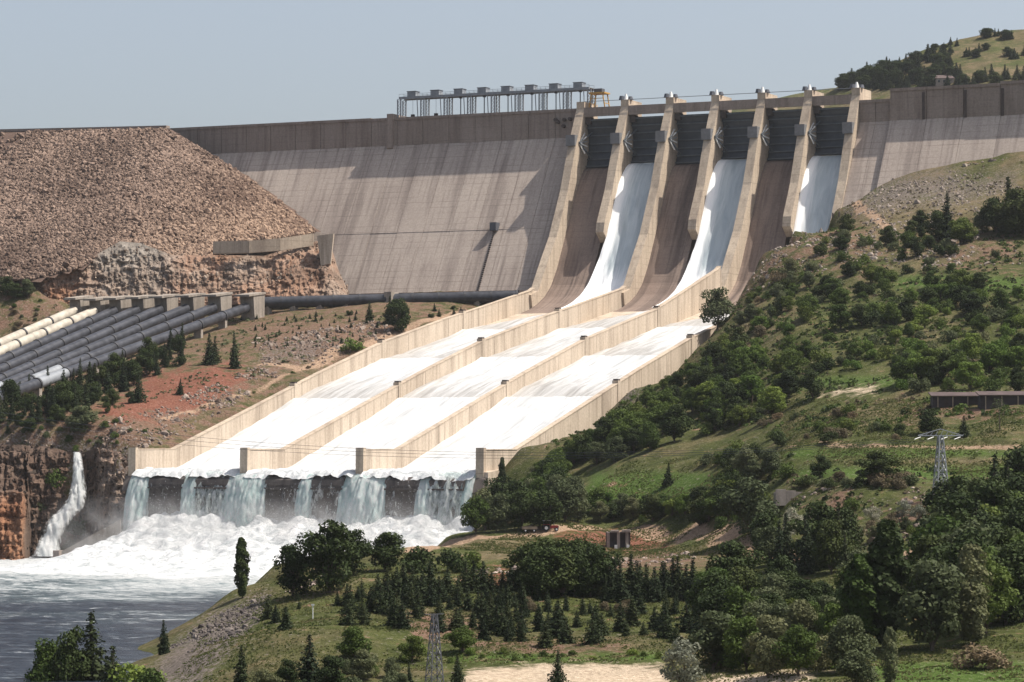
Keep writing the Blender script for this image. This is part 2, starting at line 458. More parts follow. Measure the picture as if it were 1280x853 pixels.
# ================================================================== terrain: control points -> smooth height field
CP = []
def cp(px, py, d): CP.append(at(px, py, d))
def cw(x, y, z): CP.append(np.array([x, y, z], float))
right_pts = """600 845 430;700 840 432;830 835 435;700 828 447;560 828 450;900 845 425;1000 845 415;1150 840 405;1280 840 400;
640 900 385;1280 900 360;300 900 400;1000 900 370;470 900 390;400 800 470;400 750 520;450 722 555;550 765 520;550 722 570;650 780 508;750 780 508;650 740 550;
850 790 500;850 742 545;320 795 478;300 853 440;380 853 440;260 830 468;600 708 600;490 706 605;700 712 600;800 715 610;530 689 690;600 675 740;680 664 780;760 661 795;850 665 770;
900 672 740;950 685 690;975 700 640;770 690 750;720 686 748;820 688 745;750 702 715;850 704 690;690 700 700;700 650 800;780 640 810;760 600 830;780 584 842;720 610 835;660 640 835;
650 605 888;640 588 903;900 600 780;900 650 740;870 570 830;940 590 745;985 612 695;985 640 680;1060 642 650;1060 612 672;1000 592 722;1100 592 692;1200 592 682;1280 592 672;
1000 577 735;1100 575 715;1200 575 705;1280 575 695;1000 560 742;1100 560 725;1200 558 715;1280 558 705;960 660 662;1000 680 632;1100 690 592;1050 690 602;1200 655 605;1280 645 605;
1100 765 480;1280 765 470;1000 765 490;950 722 590;900 722 575;900 540 855;950 530 835;1000 500 830;1100 500 795;1200 503 765;1280 500 762;1100 540 748;1200 535 735;1000 540 778;
860 505 935;1000 450 905;1100 450 885;1200 450 865;1280 440 855;920 445 982;1000 400 970;1100 400 950;1200 400 930;1280 390 920;960 385 1040;1000 340 1070;1100 350 1035;1200 345 1012;
1280 340 1000;1040 300 1122;1100 300 1092;1200 290 1082;1280 290 1070;1070 273 1150;1110 250 1165;1200 240 1150;1280 230 1140;1118 217 1203;1200 201 1190;1280 187 1178;1450 840 400;1450 690 590;
1450 575 690;1450 500 750;1450 440 850;1450 340 990;1450 230 1130;1450 170 1165;700 560 930;780 500 985;820 540 890;760 555 890;900 428 1028;926 388 1062;936 368 1078"""
for s in right_pts.replace('\n', '').split(';'):
    cp(*map(float, s.split()))
for p in [(1042, 268), (992, 290), (953, 320), (936, 350), (921, 380), (903, 402), (873, 433), (790, 484), (700, 545), (650, 566)]:
    CP.append(onx(*p, 126))
# promontory crest and its river side
for px, py, d in [(203, 822, 508), (248, 771, 560), (298, 731, 605), (343, 708, 640), (400, 698, 680), (470, 690, 700), (520, 686, 720), (560, 668, 785), (600, 655, 838)]:
    q = at(px, py, d); CP.append(q)
    out = -RGT * 0.80 + np.array([0, 0.75, 0])
    for k, z in ((9, q[2] * 0.45), (18, -2.0), (30, -5.0)):
        CP.append(np.array([q[0] + out[0] * k, q[1] + out[1] * k, z]))
cp(190, 846, 488); cp(225, 853, 470)
for px, d in ((150, 400), (60, 395), (-40, 390), (210, 415)):
    q = at(px, 872, d); cw(q[0], q[1], 2.2); q = at(px, 872, d + 28); cw(q[0], q[1], -2.5); q = at(px, 872, d - 60); cw(q[0], q[1], 5)
cw(126, -346, 24); cw(126, -352, 14); cw(128, -362, 4); cw(118, -358, -5)
# river bed
for x, y in [(-60, -375), (-10, -370), (40, -362), (90, -362), (60, -420), (0, -420), (-80, -430), (100, -450), (120, -520), (60, -520), (-20, -520), (150, -600), (90, -600), (0, -640),
             (190, -680), (120, -700), (50, -750), (160, -780), (220, -760), (-150, -480), (-250, -520), (-100, -650), (-250, -800), (100, -880), (0, -900), (-300, -950), (90, -400), (30, -390)]:
    cw(x, y, -5)
# below the chute
for y in range(-335, -40, 26):
    z = float(lerp_profile(FLOOR, y)) - 10
    for x in (8, 60, 112): cw(x, y, z)
for x in (0, 60, 118): cw(x, -347, 10); cw(x, -353, -4)
# left bank
for y in (-330, -300, -270, -227, -177, -124, -96, -60):
    z = float(lerp_profile(WALL_TOP, y))
    cw(-5, y, z - (4.5 if y < -290 else 1.8)); cw(-16, y, z - 1.2)
for y, z in ((-118, 85), (-165, 75.5), (-213, 65), (-250, 56.5), (-282, 49.5), (-320, 42)):
    cw(-90, y, z); cw(-130, y, z - 0.5); cw(-175, y, z - 0.5); cw(-230, y, z); cw(-320, y, z); cw(-52, y, z + 0.5 if y < -200 else z + 1)
cw(-40, -105, 88); cw(-60, -80, 92)
for x in (-105, -60, -20): cw(x, -56, 95.5); cw(x, -45, 96)
for x, y, z in ((-115, -108, 90), (-150, -110, 90), (-185, -118, 91), (-230, -126, 92), (-300, -130, 93), (-110, -80, 100), (-150, -80, 104), (-220, -100, 104), (-300, -100, 106)): cw(x, y, z)
# cliff above the river, left
for px, py, d, in ((0, 552, 990), (50, 556, 985), (95, 572, 985), (135, 562, 978), (168, 575, 972), (-80, 550, 1000)):
    CP.append(at(px, py + 1, d + 7))
for px, d in ((-80, 975), (0, 966), (50, 968), (95, 965), (140, 958)):
    q = onz(px, 700, 0); r = at(px, 690, d); cw(r[0] - 8, r[1] + 14, 4.0); cw(r[0] - 3, r[1] + 5, -2.0); cw(r[0] + 3, r[1] - 9, -3.5)
for a in ((0, 351, 1228), (-120, 353, 1245), (38, 352, 1226), (20, 386, 1208), (-120, 390, 1230), (75, 375, 1216)): cp(*a)
cw(-3, -345, 16); cw(-9, -350, 8); cw(-12, -360, -3)
CP = np.array(CP)
def rbf_fit(P, smooth=0.3):
    n = len(P); d = np.hypot(P[:, None, 0] - P[None, :, 0], P[:, None, 1] - P[None, :, 1])
    A = np.zeros((n + 3, n + 3)); A[:n, :n] = -d - np.eye(n) * smooth
    A[:n, n] = 1; A[:n, n + 1] = P[:, 0]; A[:n, n + 2] = P[:, 1]; A[n:, :n] = A[:n, n:].T
    b = np.zeros(n + 3); b[:n] = P[:, 2]
    return np.linalg.solve(A, b)
def rbf_eval(P, w, X, Y):
    sh = X.shape; X = X.ravel(); Y = Y.ravel(); out = np.empty(len(X)); n = len(P)
    for s in range(0, len(X), 20000):
        x = X[s:s + 20000]; y = Y[s:s + 20000]
        out[s:s + 20000] = -np.sqrt((x[:, None] - P[None, :, 0]) ** 2 + (y[:, None] - P[None, :, 1]) ** 2) @ w[:n] + w[n] + w[n + 1] * x + w[n + 2] * y
    return out.reshape(sh)
CW = rbf_fit(CP)
gx = np.concatenate([np.arange(-420, -200, 6.0), np.arange(-200, 96, 2.2), np.arange(96, 440, 1.4), np.arange(440, 561, 8.0)])
gy = np.concatenate([np.arange(-960, -820, 6.0), np.arange(-820, -330, 1.4), np.arange(-330, -30, 2.0), np.arange(-30, 31, 6.0)])
GX, GY = np.meshgrid(gx, gy, indexing='ij')
GZ = rbf_eval(CP, CW, GX, GY)
land = np.clip((GZ + 1) / 4, 0, 1)
GZ = np.maximum(GZ, -9.0) + land * (0.9 * fbm(GX, GY, 26, 4, 3) + 0.35 * fbm(GX, GY, 6, 3, 9))

PPX, PPY, PPD = project(np.stack([GX.ravel(), GY.ravel(), GZ.ravel()], 1))
def in_poly(px, py, poly):
    c = np.zeros(len(px), bool); n = len(poly); j = n - 1
    for i in range(n):
        xi, yi = poly[i]; xj, yj = poly[j]
        k = ((yi > py) != (yj > py)) & (px < (xj - xi) * (py - yi) / ((yj - yi) + 1e-9) + xi)
        c ^= k; j = i
    return c
def seg_d(px, py, a, b):
    ax, ay = a; bx, by = b; dx, dy = bx - ax, by - ay
    t = np.clip(((px - ax) * dx + (py - ay) * dy) / (dx * dx + dy * dy + 1e-9), 0, 1)
    return np.hypot(px - ax - t * dx, py - ay - t * dy)
def cover(polys=(), soft=7.0):
    m = np.zeros(len(PPX)); soft = soft * 2.6
    for poly in polys:
        ins = in_poly(PPX, PPY, poly)
        d = np.full(len(PPX), 1e9)
        for i in range(len(poly)): d = np.minimum(d, seg_d(PPX, PPY, poly[i - 1], poly[i]))
        sd = np.where(ins, d, -d)
        m = np.maximum(m, np.clip(0.5 + sd / soft, 0, 1))
    return m
RIGHT = GX.ravel() > 60
LEFT = ~RIGHT
def world_line(pts, width, soft=1.6):
    """mask around a line on the ground; pts are pixels on the ground turned into positions"""
    w = [q for q in (ground_hit(*p) for p in pts) if q is not None]
    d = np.full(GX.size, 1e9)
    for a, b in zip(w[:-1], w[1:]):
        d = np.minimum(d, seg_d(GX.ravel(), GY.ravel(), (a[0], a[1]), (b[0], b[1])))
    return np.clip(0.5 + (width / 2 - d) / soft, 0, 1)
def zsample(x, y):
    i = np.clip(np.searchsorted(gx, x) - 1, 0, len(gx) - 2); j = np.clip(np.searchsorted(gy, y) - 1, 0, len(gy) - 2)
    u = np.clip((x - gx[i]) / (gx[i + 1] - gx[i]), 0, 1); v = np.clip((y - gy[j]) / (gy[j + 1] - gy[j]), 0, 1)
    return (GZ[i, j] * (1 - u) + GZ[i + 1, j] * u) * (1 - v) + (GZ[i, j + 1] * (1 - u) + GZ[i + 1, j + 1] * u) * v
KS = np.arange(330, 1420, 1.0)
def ground_hit(px, py):
    r = ray(px, py); Q = CAM[None] + KS[:, None] * r[None]
    z = zsample(Q[:, 0], Q[:, 1]); below = Q[:, 2] < z
    ok = (Q[:, 0] > -420) & (Q[:, 0] < 560) & (Q[:, 1] < 30)
    k = np.nonzero(below & ok)[0]
    if len(k) == 0: return None
    q = Q[k[0]].copy(); q[2] = zsample(q[0], q[1]); return q

tv = np.stack([GX.ravel(), GY.ravel(), GZ.ravel()], 1)
ter_me = mesh_np('terrain', tv, grid_faces(len(gx), len(gy)), M['terrain'], True)
red = cover([[(690, 668), (735, 664), (830, 664), (835, 682), (790, 690), (720, 690)]], 8) * RIGHT
red = np.maximum(red, cover([[(185, 468), (290, 458), (312, 470), (250, 512), (150, 528), (120, 515), (175, 492)]], 12) * LEFT)
red = np.maximum(red, 0.8 * cover([[(605, 712), (655, 712), (645, 738), (610, 735)]], 10) * RIGHT)
soil = cover([[(300, 398), (380, 398), (500, 400), (520, 425), (430, 450), (330, 452)], [(90, 530), (180, 500), (330, 455), (400, 440), (180, 560), (110, 560)]], 16) * LEFT
soil = np.maximum(soil, 0.52 * LEFT)
soil = np.maximum(soil, cover([[(690, 690), (850, 690), (880, 705), (830, 715), (700, 705)], [(1010, 635), (1060, 612), (1080, 640), (1050, 660)], [(1120, 640), (1150, 620), (1165, 650), (1130, 660)],
                               [(1130, 508), (1270, 508), (1270, 522), (1130, 522)], [(580, 800), (780, 800), (780, 818), (580, 818)], [(500, 770), (600, 770), (620, 800), (520, 800)]], 12) * RIGHT * 0.85)
soil = np.maximum(soil, 0.6 * cover([[(985, 290), (1100, 280), (1080, 320), (1000, 340), (920, 370), (930, 330)], [(1010, 330), (1110, 315), (1150, 290), (1060, 350)], [(1150, 300), (1280, 290), (1280, 335), (1180, 335)]], 18) * RIGHT)
rocky = cover([[(190, 853), (205, 820), (270, 768), (330, 745), (310, 780), (250, 853)]], 12) * RIGHT
rocky = np.maximum(rocky, 0.8 * cover([[(1060, 262), (1110, 225), (1200, 215), (1200, 240), (1120, 262)], [(1160, 240), (1270, 215), (1260, 235), (1170, 260)], [(600, 500), (800, 480), (790, 500), (640, 560)]], 14) * RIGHT)
rocky = np.maximum(rocky, 0.7 * cover([[(0, 545), (170, 560), (180, 600), (0, 580)], [(330, 440), (400, 425), (400, 452), (330, 452)]], 14) * LEFT)
track = world_line([(520, 690), (560, 682), (620, 673), (680, 665), (740, 661), (800, 662), (860, 665), (905, 672), (945, 682), (972, 694), (985, 700)], 7.0) * RIGHT
track = np.maximum(track, cover([[(1030, 686), (1062, 686), (1060, 705), (1040, 700)], [(1120, 688), (1150, 688), (1150, 698), (1125, 698)]], 6) * RIGHT)
track = np.maximum(track, 0.8 * world_line([(985, 559), (1050, 558), (1120, 558), (1270, 559)], 2.5) * RIGHT)
track = np.maximum(track, world_line([(640, 380), (560, 398), (480, 425), (400, 455), (372, 462), (360, 458), (330, 456)], 5.0) * LEFT)
track = np.maximum(track, 0.9 * world_line([(380, 462), (340, 480), (270, 505), (200, 525)], 2.2) * LEFT)
track = np.maximum(track, world_line([(985, 272), (1040, 271), (1095, 273), (1110, 290)], 4.0) * RIGHT)
sand = cover([[(585, 838), (680, 830), (830, 832), (840, 900), (560, 900)], [(880, 846), (1010, 838), (1020, 900), (880, 900)], [(1010, 838), (1040, 834), (1040, 838), (1010, 842)]], 8) * RIGHT
sand = np.maximum(sand, 0.55 * cover([[(1040, 482), (1105, 482), (1110, 494), (1020, 498)]], 5) * RIGHT)
lush = cover([[(980, 562), (1280, 562), (1280, 572), (980, 574)], [(1000, 585), (1280, 580), (1280, 600), (990, 600)], [(1000, 472), (1120, 470), (1120, 484), (1000, 486)], [(1120, 345), (1280, 345), (1280, 365), (1120, 362)],
              [(560, 815), (830, 815), (830, 828), (560, 828)], [(1090, 828), (1280, 825), (1280, 900), (1090, 900)], [(740, 590), (900, 590), (880, 640), (720, 640)]], 10) * RIGHT
dry = 0.33 + 0.38 * cover([[(1040, 268), (1115, 216), (1290, 180), (1290, 300), (1060, 330)], [(780, 440), (960, 350), (1000, 400), (850, 480)]], 30) * RIGHT + 0.3 * LEFT
dry = np.maximum(dry, 0.9 * cover([[(1040, 508), (1150, 515), (1150, 525), (1040, 522)], [(1050, 570), (1270, 572), (1270, 580), (1050, 580)], [(640, 672), (980, 690), (900, 710), (560, 700)]], 10) * RIGHT)
for nm, v in (('red', red), ('soil', soil), ('rocky', rocky), ('track', track), ('sand', sand), ('lush', lush), ('dry', dry)):
    set_attr(ter_me, nm, v)
ter = tag(link_mesh('ground', ter_me), 'grassy and earthen valley sides below the dam', None, None, 'structure')

# ------------------------------------------------------------------ river
rx = np.arange(-420, 330, 3.0); ry = np.arange(-1000, -338, 3.0)
RX, RY = np.meshgrid(rx, ry, indexing='ij')
dl = np.hypot(np.maximum(np.maximum(-8 - RX, RX - 128), 0), -344 - RY)
foam = 0.95 * np.exp(-(dl / 150.0) ** 1.6) + 0.55 * np.exp(-(dl / 90.0) ** 3) + 0.14 * fbm(RX, RY, 30, 4, 5)
foam = foam * np.clip((RX + 75) / 60, 0, 1) + 0.11
RZ = 0.55 * fbm(RX, RY, 14, 4, 21) * np.clip(1.6 - dl / 160, 0.25, 1) 
rme = mesh_np('river', np.stack([RX.ravel(), RY.ravel(), RZ.ravel()], 1), grid_faces(len(rx), len(ry)), M['river'], True)
set_attr(rme, 'foam', foam)
tag(link_mesh('river', rme), 'dark choppy river below the spillway, foaming near the falls', None, None, 'structure')
# churning foam heaped at the foot of the falls
fx = np.arange(-24, 134, 0.9); fy = np.arange(-470, -345, 0.9)
FX, FY = np.meshgrid(fx, fy, indexing='ij')
dd = -345 - FY
hh = 12.6 * np.exp(-(dd / 40.0) ** 1.6) + 3.0 * np.exp(-(dd / 85.0) ** 2)
hh = hh * (0.98 + 0.13 * fbm(FX, FY, 16, 3, 41)) + (1.0 * fbm(FX, FY, 8, 4, 33, 0.6) + 1.1 * np.abs(fbm(FX, FY, 3.5, 3, 36)) + 0.5 * fbm(FX, FY, 2.0, 2, 38)) * np.exp(-(dd / 75.0) ** 2)
edge = np.clip((FX + 22) / 34, 0, 1) ** 1.3 * np.clip((134 - FX) / 10, 0, 1)
edge = np.minimum(edge, np.clip((FX + 24 - 0.42 * np.maximum(0, 40 - dd)) / 6, 0, 1))
FZ = hh * edge * np.clip((125 - dd) / 40, 0, 1) - 1.2
fme = mesh_np('foam', np.stack([FX.ravel(), FY.ravel(), FZ.ravel()], 1), grid_faces(len(fx), len(fy)), M['foam'], True)
tag(link_mesh('foam', fme), 'heaped white foam churning at the foot of the spillway lip', None, None, 'stuff')

# ================================================================== concrete dam, left of the spillway
def copy_obj(o, parent=None):
    c = o.copy(); COL.objects.link(c)
    if parent is not None: c.parent = parent
    return c
def monolith(parent, x0, x1, crest, zbase, yoff=0.0, jit=0.0):
    """one pour block: sloping face below a vertical crest band that stands slightly proud"""
    zs = np.linspace(164.6, zbase, 14)
    face = [(face_y(z) + yoff + jit, z) for z in zs]
    poly = [(14, zbase), (14, 165.0), (yoff + jit, 165.0)] + face
    o = fix_normals(MB().prism_x(poly, x0 + 0.07, x1 - 0.07).build('face_monolith', M['dam'], parent))
    b = MB().prism_x([(13.5, 165.01), (13.5, crest - 1.2), (yoff - 0.5, crest - 1.2), (yoff - 0.5, 164.0), (yoff - 0.1 + jit, 164.0), (yoff - 0.1 + jit, 165.01)], x0 + 0.1, x1 - 0.1)
    fix_normals(b.build('crest_panel', M['band'], parent))
    c = MB().box(x0 + 0.03, x1 - 0.03, yoff - 0.9, 13.6, crest - 1.19, crest)
    c.build('parapet', M['band'], parent)
dam = empty('concrete_dam', (-100, 0, 95), 'long stained concrete gravity dam wall left of the spillway', 'dam')
dam.location = (0, 0, 0)
xs = np.linspace(-213, -1.8, 18)
rj = random.Random(3)
for a, b in zip(xs[:-1], xs[1:]):
    monolith(dam, a, b, CREST if b > -91 else CREST + 0.25, 86.0, 0.0, rj.uniform(-0.06, 0.06))
fix_normals(MB().prism_x([(13, CREST + 1.6), (-1.8, CREST + 1.6), (-1.8, 163.0), (0, 160.8), (13, 160.8)], -93.0, -90.2).build('pilaster', M['band'], dam))
# drainage ledge across the face, with a dark stained seam below it
zl = 124.6
MB().box(-112, -8, face_y(zl) - 0.16, face_y(zl) + 0.5, zl - 0.25, zl).build('face_ledge', M['dam'], dam)
# inspection hut and the stair below it
hx = float(ony(610, 290, face_y(125))[0])
hy = float(face_y(124))
MB().box(hx - 1.4, hx + 1.4, hy - 2.4, hy + 1.5, 124.0, 127.4).build('inspection_hut', M['steeld'], dam)
st = MB()
for k in range(34):
    z = 123.6 - k * 0.82
    st.box(hx - 0.55, hx + 0.1, face_y(z) - 0.7, face_y(z) + 0.6, z - 0.4, z)
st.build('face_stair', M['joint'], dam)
# row of pipe outlets high on the band by the first pier
for k, (px, py) in enumerate([(689, 151), (697, 148), (704, 147), (696, 156), (686, 148)]):
    q = ony(px, py, -0.6)
    MB().tube((q[0], -1.9, q[2]), (q[0], -0.3, q[2]), 0.75, None, 10).build('drain_outlet', M['joint'], dam)
# toe walkway
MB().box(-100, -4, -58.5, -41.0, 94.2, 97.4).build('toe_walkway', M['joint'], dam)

for c in dam.children: c.location.y = 7.5      # the wall stands back from the noses of the piers
# right abutment of the dam
dam2 = empty('abutment_dam', (0, 0, 0), 'concrete abutment wall right of the spillway, running into the hillside', 'dam')
monolith(dam2, 121.8, 128.5, CREST - 3.2, 110.0, 0.6)
monolith(dam2, 128.5, 135.2, CREST - 3.2, 110.0, 0.6, -0.05)
xs = np.arange(135.2, 300, 15.0)
for k, (a, b) in enumerate(zip(xs[:-1], xs[1:])):
    monolith(dam2, a, b, CREST + (0.6 if a < 175 else 1.2), 110.0, -1.6, rj.uniform(-0.05, 0.05))
for x in (149, 166, 181):
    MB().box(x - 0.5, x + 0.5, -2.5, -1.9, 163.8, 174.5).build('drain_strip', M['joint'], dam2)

# ================================================================== spillway headworks
spill = empty('spillway_headworks', (0, 0, 0), 'row of tall concrete piers, bridge spans and sloping bays of the gated spillway', 'spillway')
FULL = (0, 2, 4, 6)
caps = [-1, 1, 2, 3, 4, 5, 6]
for k in range(7):
    x = k * PITCH
    front = [(y, z) for y, z in PIER_FRONT]
    if k not in FULL:        # short piers end part way down with a hanging toe
        front = [(0.9, 178.0), (0.9, 175.0), (-5.2, 163.5), (-8.1, 158.1), (-16.2, 139.3), (-24.5, 125.5), (-25.5, 121.5), (-20.5, 117.6)]
        poly = front + [(-8, 128), (10, 140), (15, 140), (15, 178.0)]
    else:
        poly = front + [(-50, 86), (-20, 86), (15, 140), (15, 178.0)]
    p = fix_normals(MB().prism_x(poly, x - PW / 2, x + PW / 2).build('pier', M['pier'], spill))
    if k > 0:
        cp_ = MB().tube((x - 1.6, 1.6, 178.0), (x - 1.6, 1.6, 179.6), 1.3, 0.9, 10)
        cp_.tube((x + 1.6, 3.2, 178.0), (x + 1.6, 3.2, 179.4), 1.3, 0.8, 10)
        cp_.build('hoist_housing', M['steeld'], p)
        MB().tube((x, 2.2, 178.0), (x, 2.2, 180.4), 1.1, 0.4, 10).build('lamp_dome', M['white'], p)
    # steel platform wrapped round the nose of the pier and the fan of anchor struts
    MB().box(x - 2.5, x + 1.6, -8.6, -4.6, 158.9, 163.4).build('platform', M['plat'], p)
    if k < 6:
        for a in range(6):
            t = math.radians(-62 + a * 25)
            r = 4.8
            b = MB().bar((x + PW / 2 + 0.1, -4.4, 160.2), (x + PW / 2 + 1.6, -4.4 + r * math.cos(t), 160.2 + r * math.sin(t)), 0.42)
            b.build('anchor_strut', M['steel'] if a % 2 else M['white'], p)
# bays: sloping concrete, bridge span, gate
RUN = (1, 3, 5)
GW = PITCH - PW
for k in range(6):
    x0 = k * PITCH + PW / 2 + 0.002; x1 = (k + 1) * PITCH - PW / 2 - 0.002
    prof = OGEE
    ys = np.interp(np.linspace(0, 1, 60), np.linspace(0, 1, len(prof)), [a for a, b in prof]); zs = np.interp(np.linspace(0, 1, 60), np.linspace(0, 1, len(prof)), [b for a, b in prof])
    poly = list(zip(ys, zs)) + [(-63, 80), (14, 80)]
    xx0, xx1 = x0, x1
    if k in (0, 2, 4): pass
    o = fix_normals(MB().prism_x(poly, xx0, xx1).build('spillway_bay', M['ogee'], spill))
    # bridge span
    b = MB().box(x0, x1, 0.5, 1.3, 171.6, 175.4); b.build('bridge_girder', M['band'], spill)
    MB().box(x0, x1, 1.302, 11, 174.0, 175.2).build('bridge_deck', M['band'], spill)
    hr = MB(); hr.bar((x0, 0.7, 177.9), (x1, 0.7, 177.9), 0.22)
    hr.build('rail_cable', M['steel'], spill)
    MB().box(x0 + 0.2, x0 + 2.6, 1.6, 5, 168.6, 171.4).build('gate_winch', M['joint'], spill)
    # radial gate
    opened = k in RUN
    nth = ('first', 'second', 'third', 'fourth', 'fifth', 'sixth')[k]
    g = empty('radial_gate', (x0, 3, 150), '%s dark steel radial gate from the left, %s' % (nth, 'water pouring out below it' if opened else 'shut above a dry bay'), 'floodgate', 'radial gates between the spillway piers')
    g.location = (0, 0, 0)
    zb = 151.6 if opened else 150.4
    R = 18.0; yc, zc = -12.5, 160.5
    ang = np.linspace(math.asin((zb - zc) / R), math.asin((170.7 - zc) / R), 12)
    arc = [(yc + R * math.cos(a), zc + R * math.sin(a)) for a in ang]
    poly = arc + [(y + 0.6, z) for y, z in arc[::-1]]
    fix_normals(MB().prism_x(poly, x0 + 0.1, x1 - 0.1).build('skin_plate', M['gate'], g))
    for a in np.linspace(ang[0] + 0.03, ang[-1] - 0.02, 7):
        y, z = yc + (R - 0.35) * math.cos(a), zc + (R - 0.35) * math.sin(a)
        MB().box(x0 + 0.1, x1 - 0.1, y - 0.45, y + 0.2, z - 0.22, z + 0.22).build('stiffener', M['gaterib'], g)
    for s in (x0 + 2.2, x1 - 2.2):
        arm = MB()
        for a in (ang[2], ang[8]):
            arm.bar((s, yc + (R - 0.6) * math.cos(a), zc + (R - 0.6) * math.sin(a)), (s + (-1.9 if s < (x0 + x1) / 2 else 1.9), -5.0, 160.5), 0.5)
        arm.build('gate_arm', M['gaterib'], g)

# ================================================================== chute
chute = empty('spillway_chute', (0, 0, 0), 'wide concrete chute running down from the gates to the broken lip', 'chute')
STEPS = (-111.0, -178.0, -243.0)
def floor_z(y):
    z = lerp_profile(FLOOR, y)
    for s in STEPS: z = z - 0.0
    return z
def floor_poly():
    ys = np.concatenate([np.linspace(-344, -63.0, 90)])
    top = [(float(y), float(floor_z(y))) for y in ys]
    return top + [(-63.0, 78.0), (-110, 66), (-200, 40), (-320, 10), (-342.0, 6)]
for b in range(3):
    x0 = b * 40 + 0.85; x1 = (b + 1) * 40 - 0.85
    fix_normals(MB().prism_x(floor_poly(), x0, x1).build('chute_floor', M['wall'], chute))
# lip: six dark blocks standing out below the edge
lipx = [onx_ for onx_ in []]
LIPB = []
for (pa, pb) in ((194, 238), (252, 293), (339, 383), (397, 437), (488, 531), (543, 587)):
    xa = float(ony(pa, 600, -345)[0]); xb = float(ony(pb, 600, -345)[0]); LIPB.append((xa, xb))
    poly = [(-343.9, 26.9), (-347.2, 26.5), (-348.6, 25.4), (-349.0, 24.0), (-349.3, 0.0), (-343.9, 0.0)]
    fix_normals(MB().prism_x(poly, xa, xb).build('lip_block', M['wetc'], chute))
    MB().box(xa + 0.1, xb - 0.1, -349.7, -349.0, 22.6, 23.1).build('lip_ledge', M['wetc'], chute)
for b in range(3):
    MB().box(b * 40 - 1.0 if b else -1.0, (b + 1) * 40 + 1.0, -343.95, -338, -3, 24.5 + 0.01 * b).build('lip_wall', M['wetc'], chute)

# training and dividing walls built of pour panels
wl_names = ['outer left training wall of the spillway chute beside the red earth bank', 'left dividing wall between the first and second chute bays',
            'right dividing wall between the second and third chute bays', 'outer right training wall of the spillway chute beside the wooded hillside']
WT = 1.6
for i, X in enumerate((0.0, 40.0, 80.0, 120.0)):
    w = empty('chute_wall', (0, 0, 0), wl_names[i], 'wall', 'long concrete walls of the spillway chute')
    joints = [-344.5, -322.0] + list(np.arange(-312, -50, 11.0)) + [-47.0]
    ra = random.Random(i)
    for a, b in zip(joints[:-1], joints[1:]):
        a_, b_ = a + 0.04, b - 0.04
        za = float(lerp_profile(WALL_TOP, a_)); zb = float(lerp_profile(WALL_TOP, b_))
        if i == 2: za += max(0, (a_ + 115)) * 0.10; zb += max(0, (b_ + 115)) * 0.10
        mid = [y for y in (-322, -227, -177, -124, -96, -50) if a_ < y < b_]
        top = [(a_, za)] + [(y, float(lerp_profile(WALL_TOP, y)) + (max(0, y + 115) * 0.10 if i == 2 else 0)) for y in mid] + [(b_, zb)]
        fa = float(lerp_profile(FLOOR, a_)) - 6; fb = float(lerp_profile(FLOOR, b_)) - 6
        if i in (0, 3): fa -= 14; fb -= 14
        poly = [(a_, fa)] + top + [(b_, fb)]
        j = ra.uniform(-0.05, 0.05)
        fix_normals(MB().prism_x(poly, X - WT / 2 + j, X + WT / 2 + j).build('wall_panel', M['wall'], w))
        # coping along the top of the panel
        c = [(y, z + 0.001) for y, z in top] + [(y, z + 0.3) for y, z in top[::-1]]
        fix_normals(MB().prism_x(c, X - WT / 2 - 0.15, X + WT / 2 + 0.15).build('coping', M['pier'], w))
    for s in STEPS:
        z = float(lerp_profile(WALL_TOP, s)); f = float(lerp_profile(FLOOR, s))
        MB().box(X - 1.1, X + 1.0, s - 1.3, s + 1.3, f - 3, z + 0.9).build('air_shaft', M['wall'], w)
        MB().box(X - 0.9, X + 0.8, s - 0.9, s + 0.9, z + 0.902, z + 1.4).build('shaft_cover', M['joint'], w)
    # end pillar at the lip
    MB().prism_x([(-346.4, 25.0), (-346.2, 35.2), (-344.6, 35.2), (-344.6, 25.0)], X - 1.3, X + 1.3).build('end_pillar', M['pier'], w)
    nose = MB().prism_x([(-349.0, 22.0), (-347.0, 26.0), (-344.7, 27), (-344.7, 20.0)], X - 2.0, X + 2.0)
    nose.build('pillar_base', M['wetc'], w)
fix_normals(MB().prism_x([(-346, 0), (-346, 28), (-318, 30), (-318, 0)], 119.0, 122.6).build('wall_footing', M['wall'], w))
MB().box(121.3, 126, -333, -322, 18, 29.4).build('side_chamber', M['wall'], w)

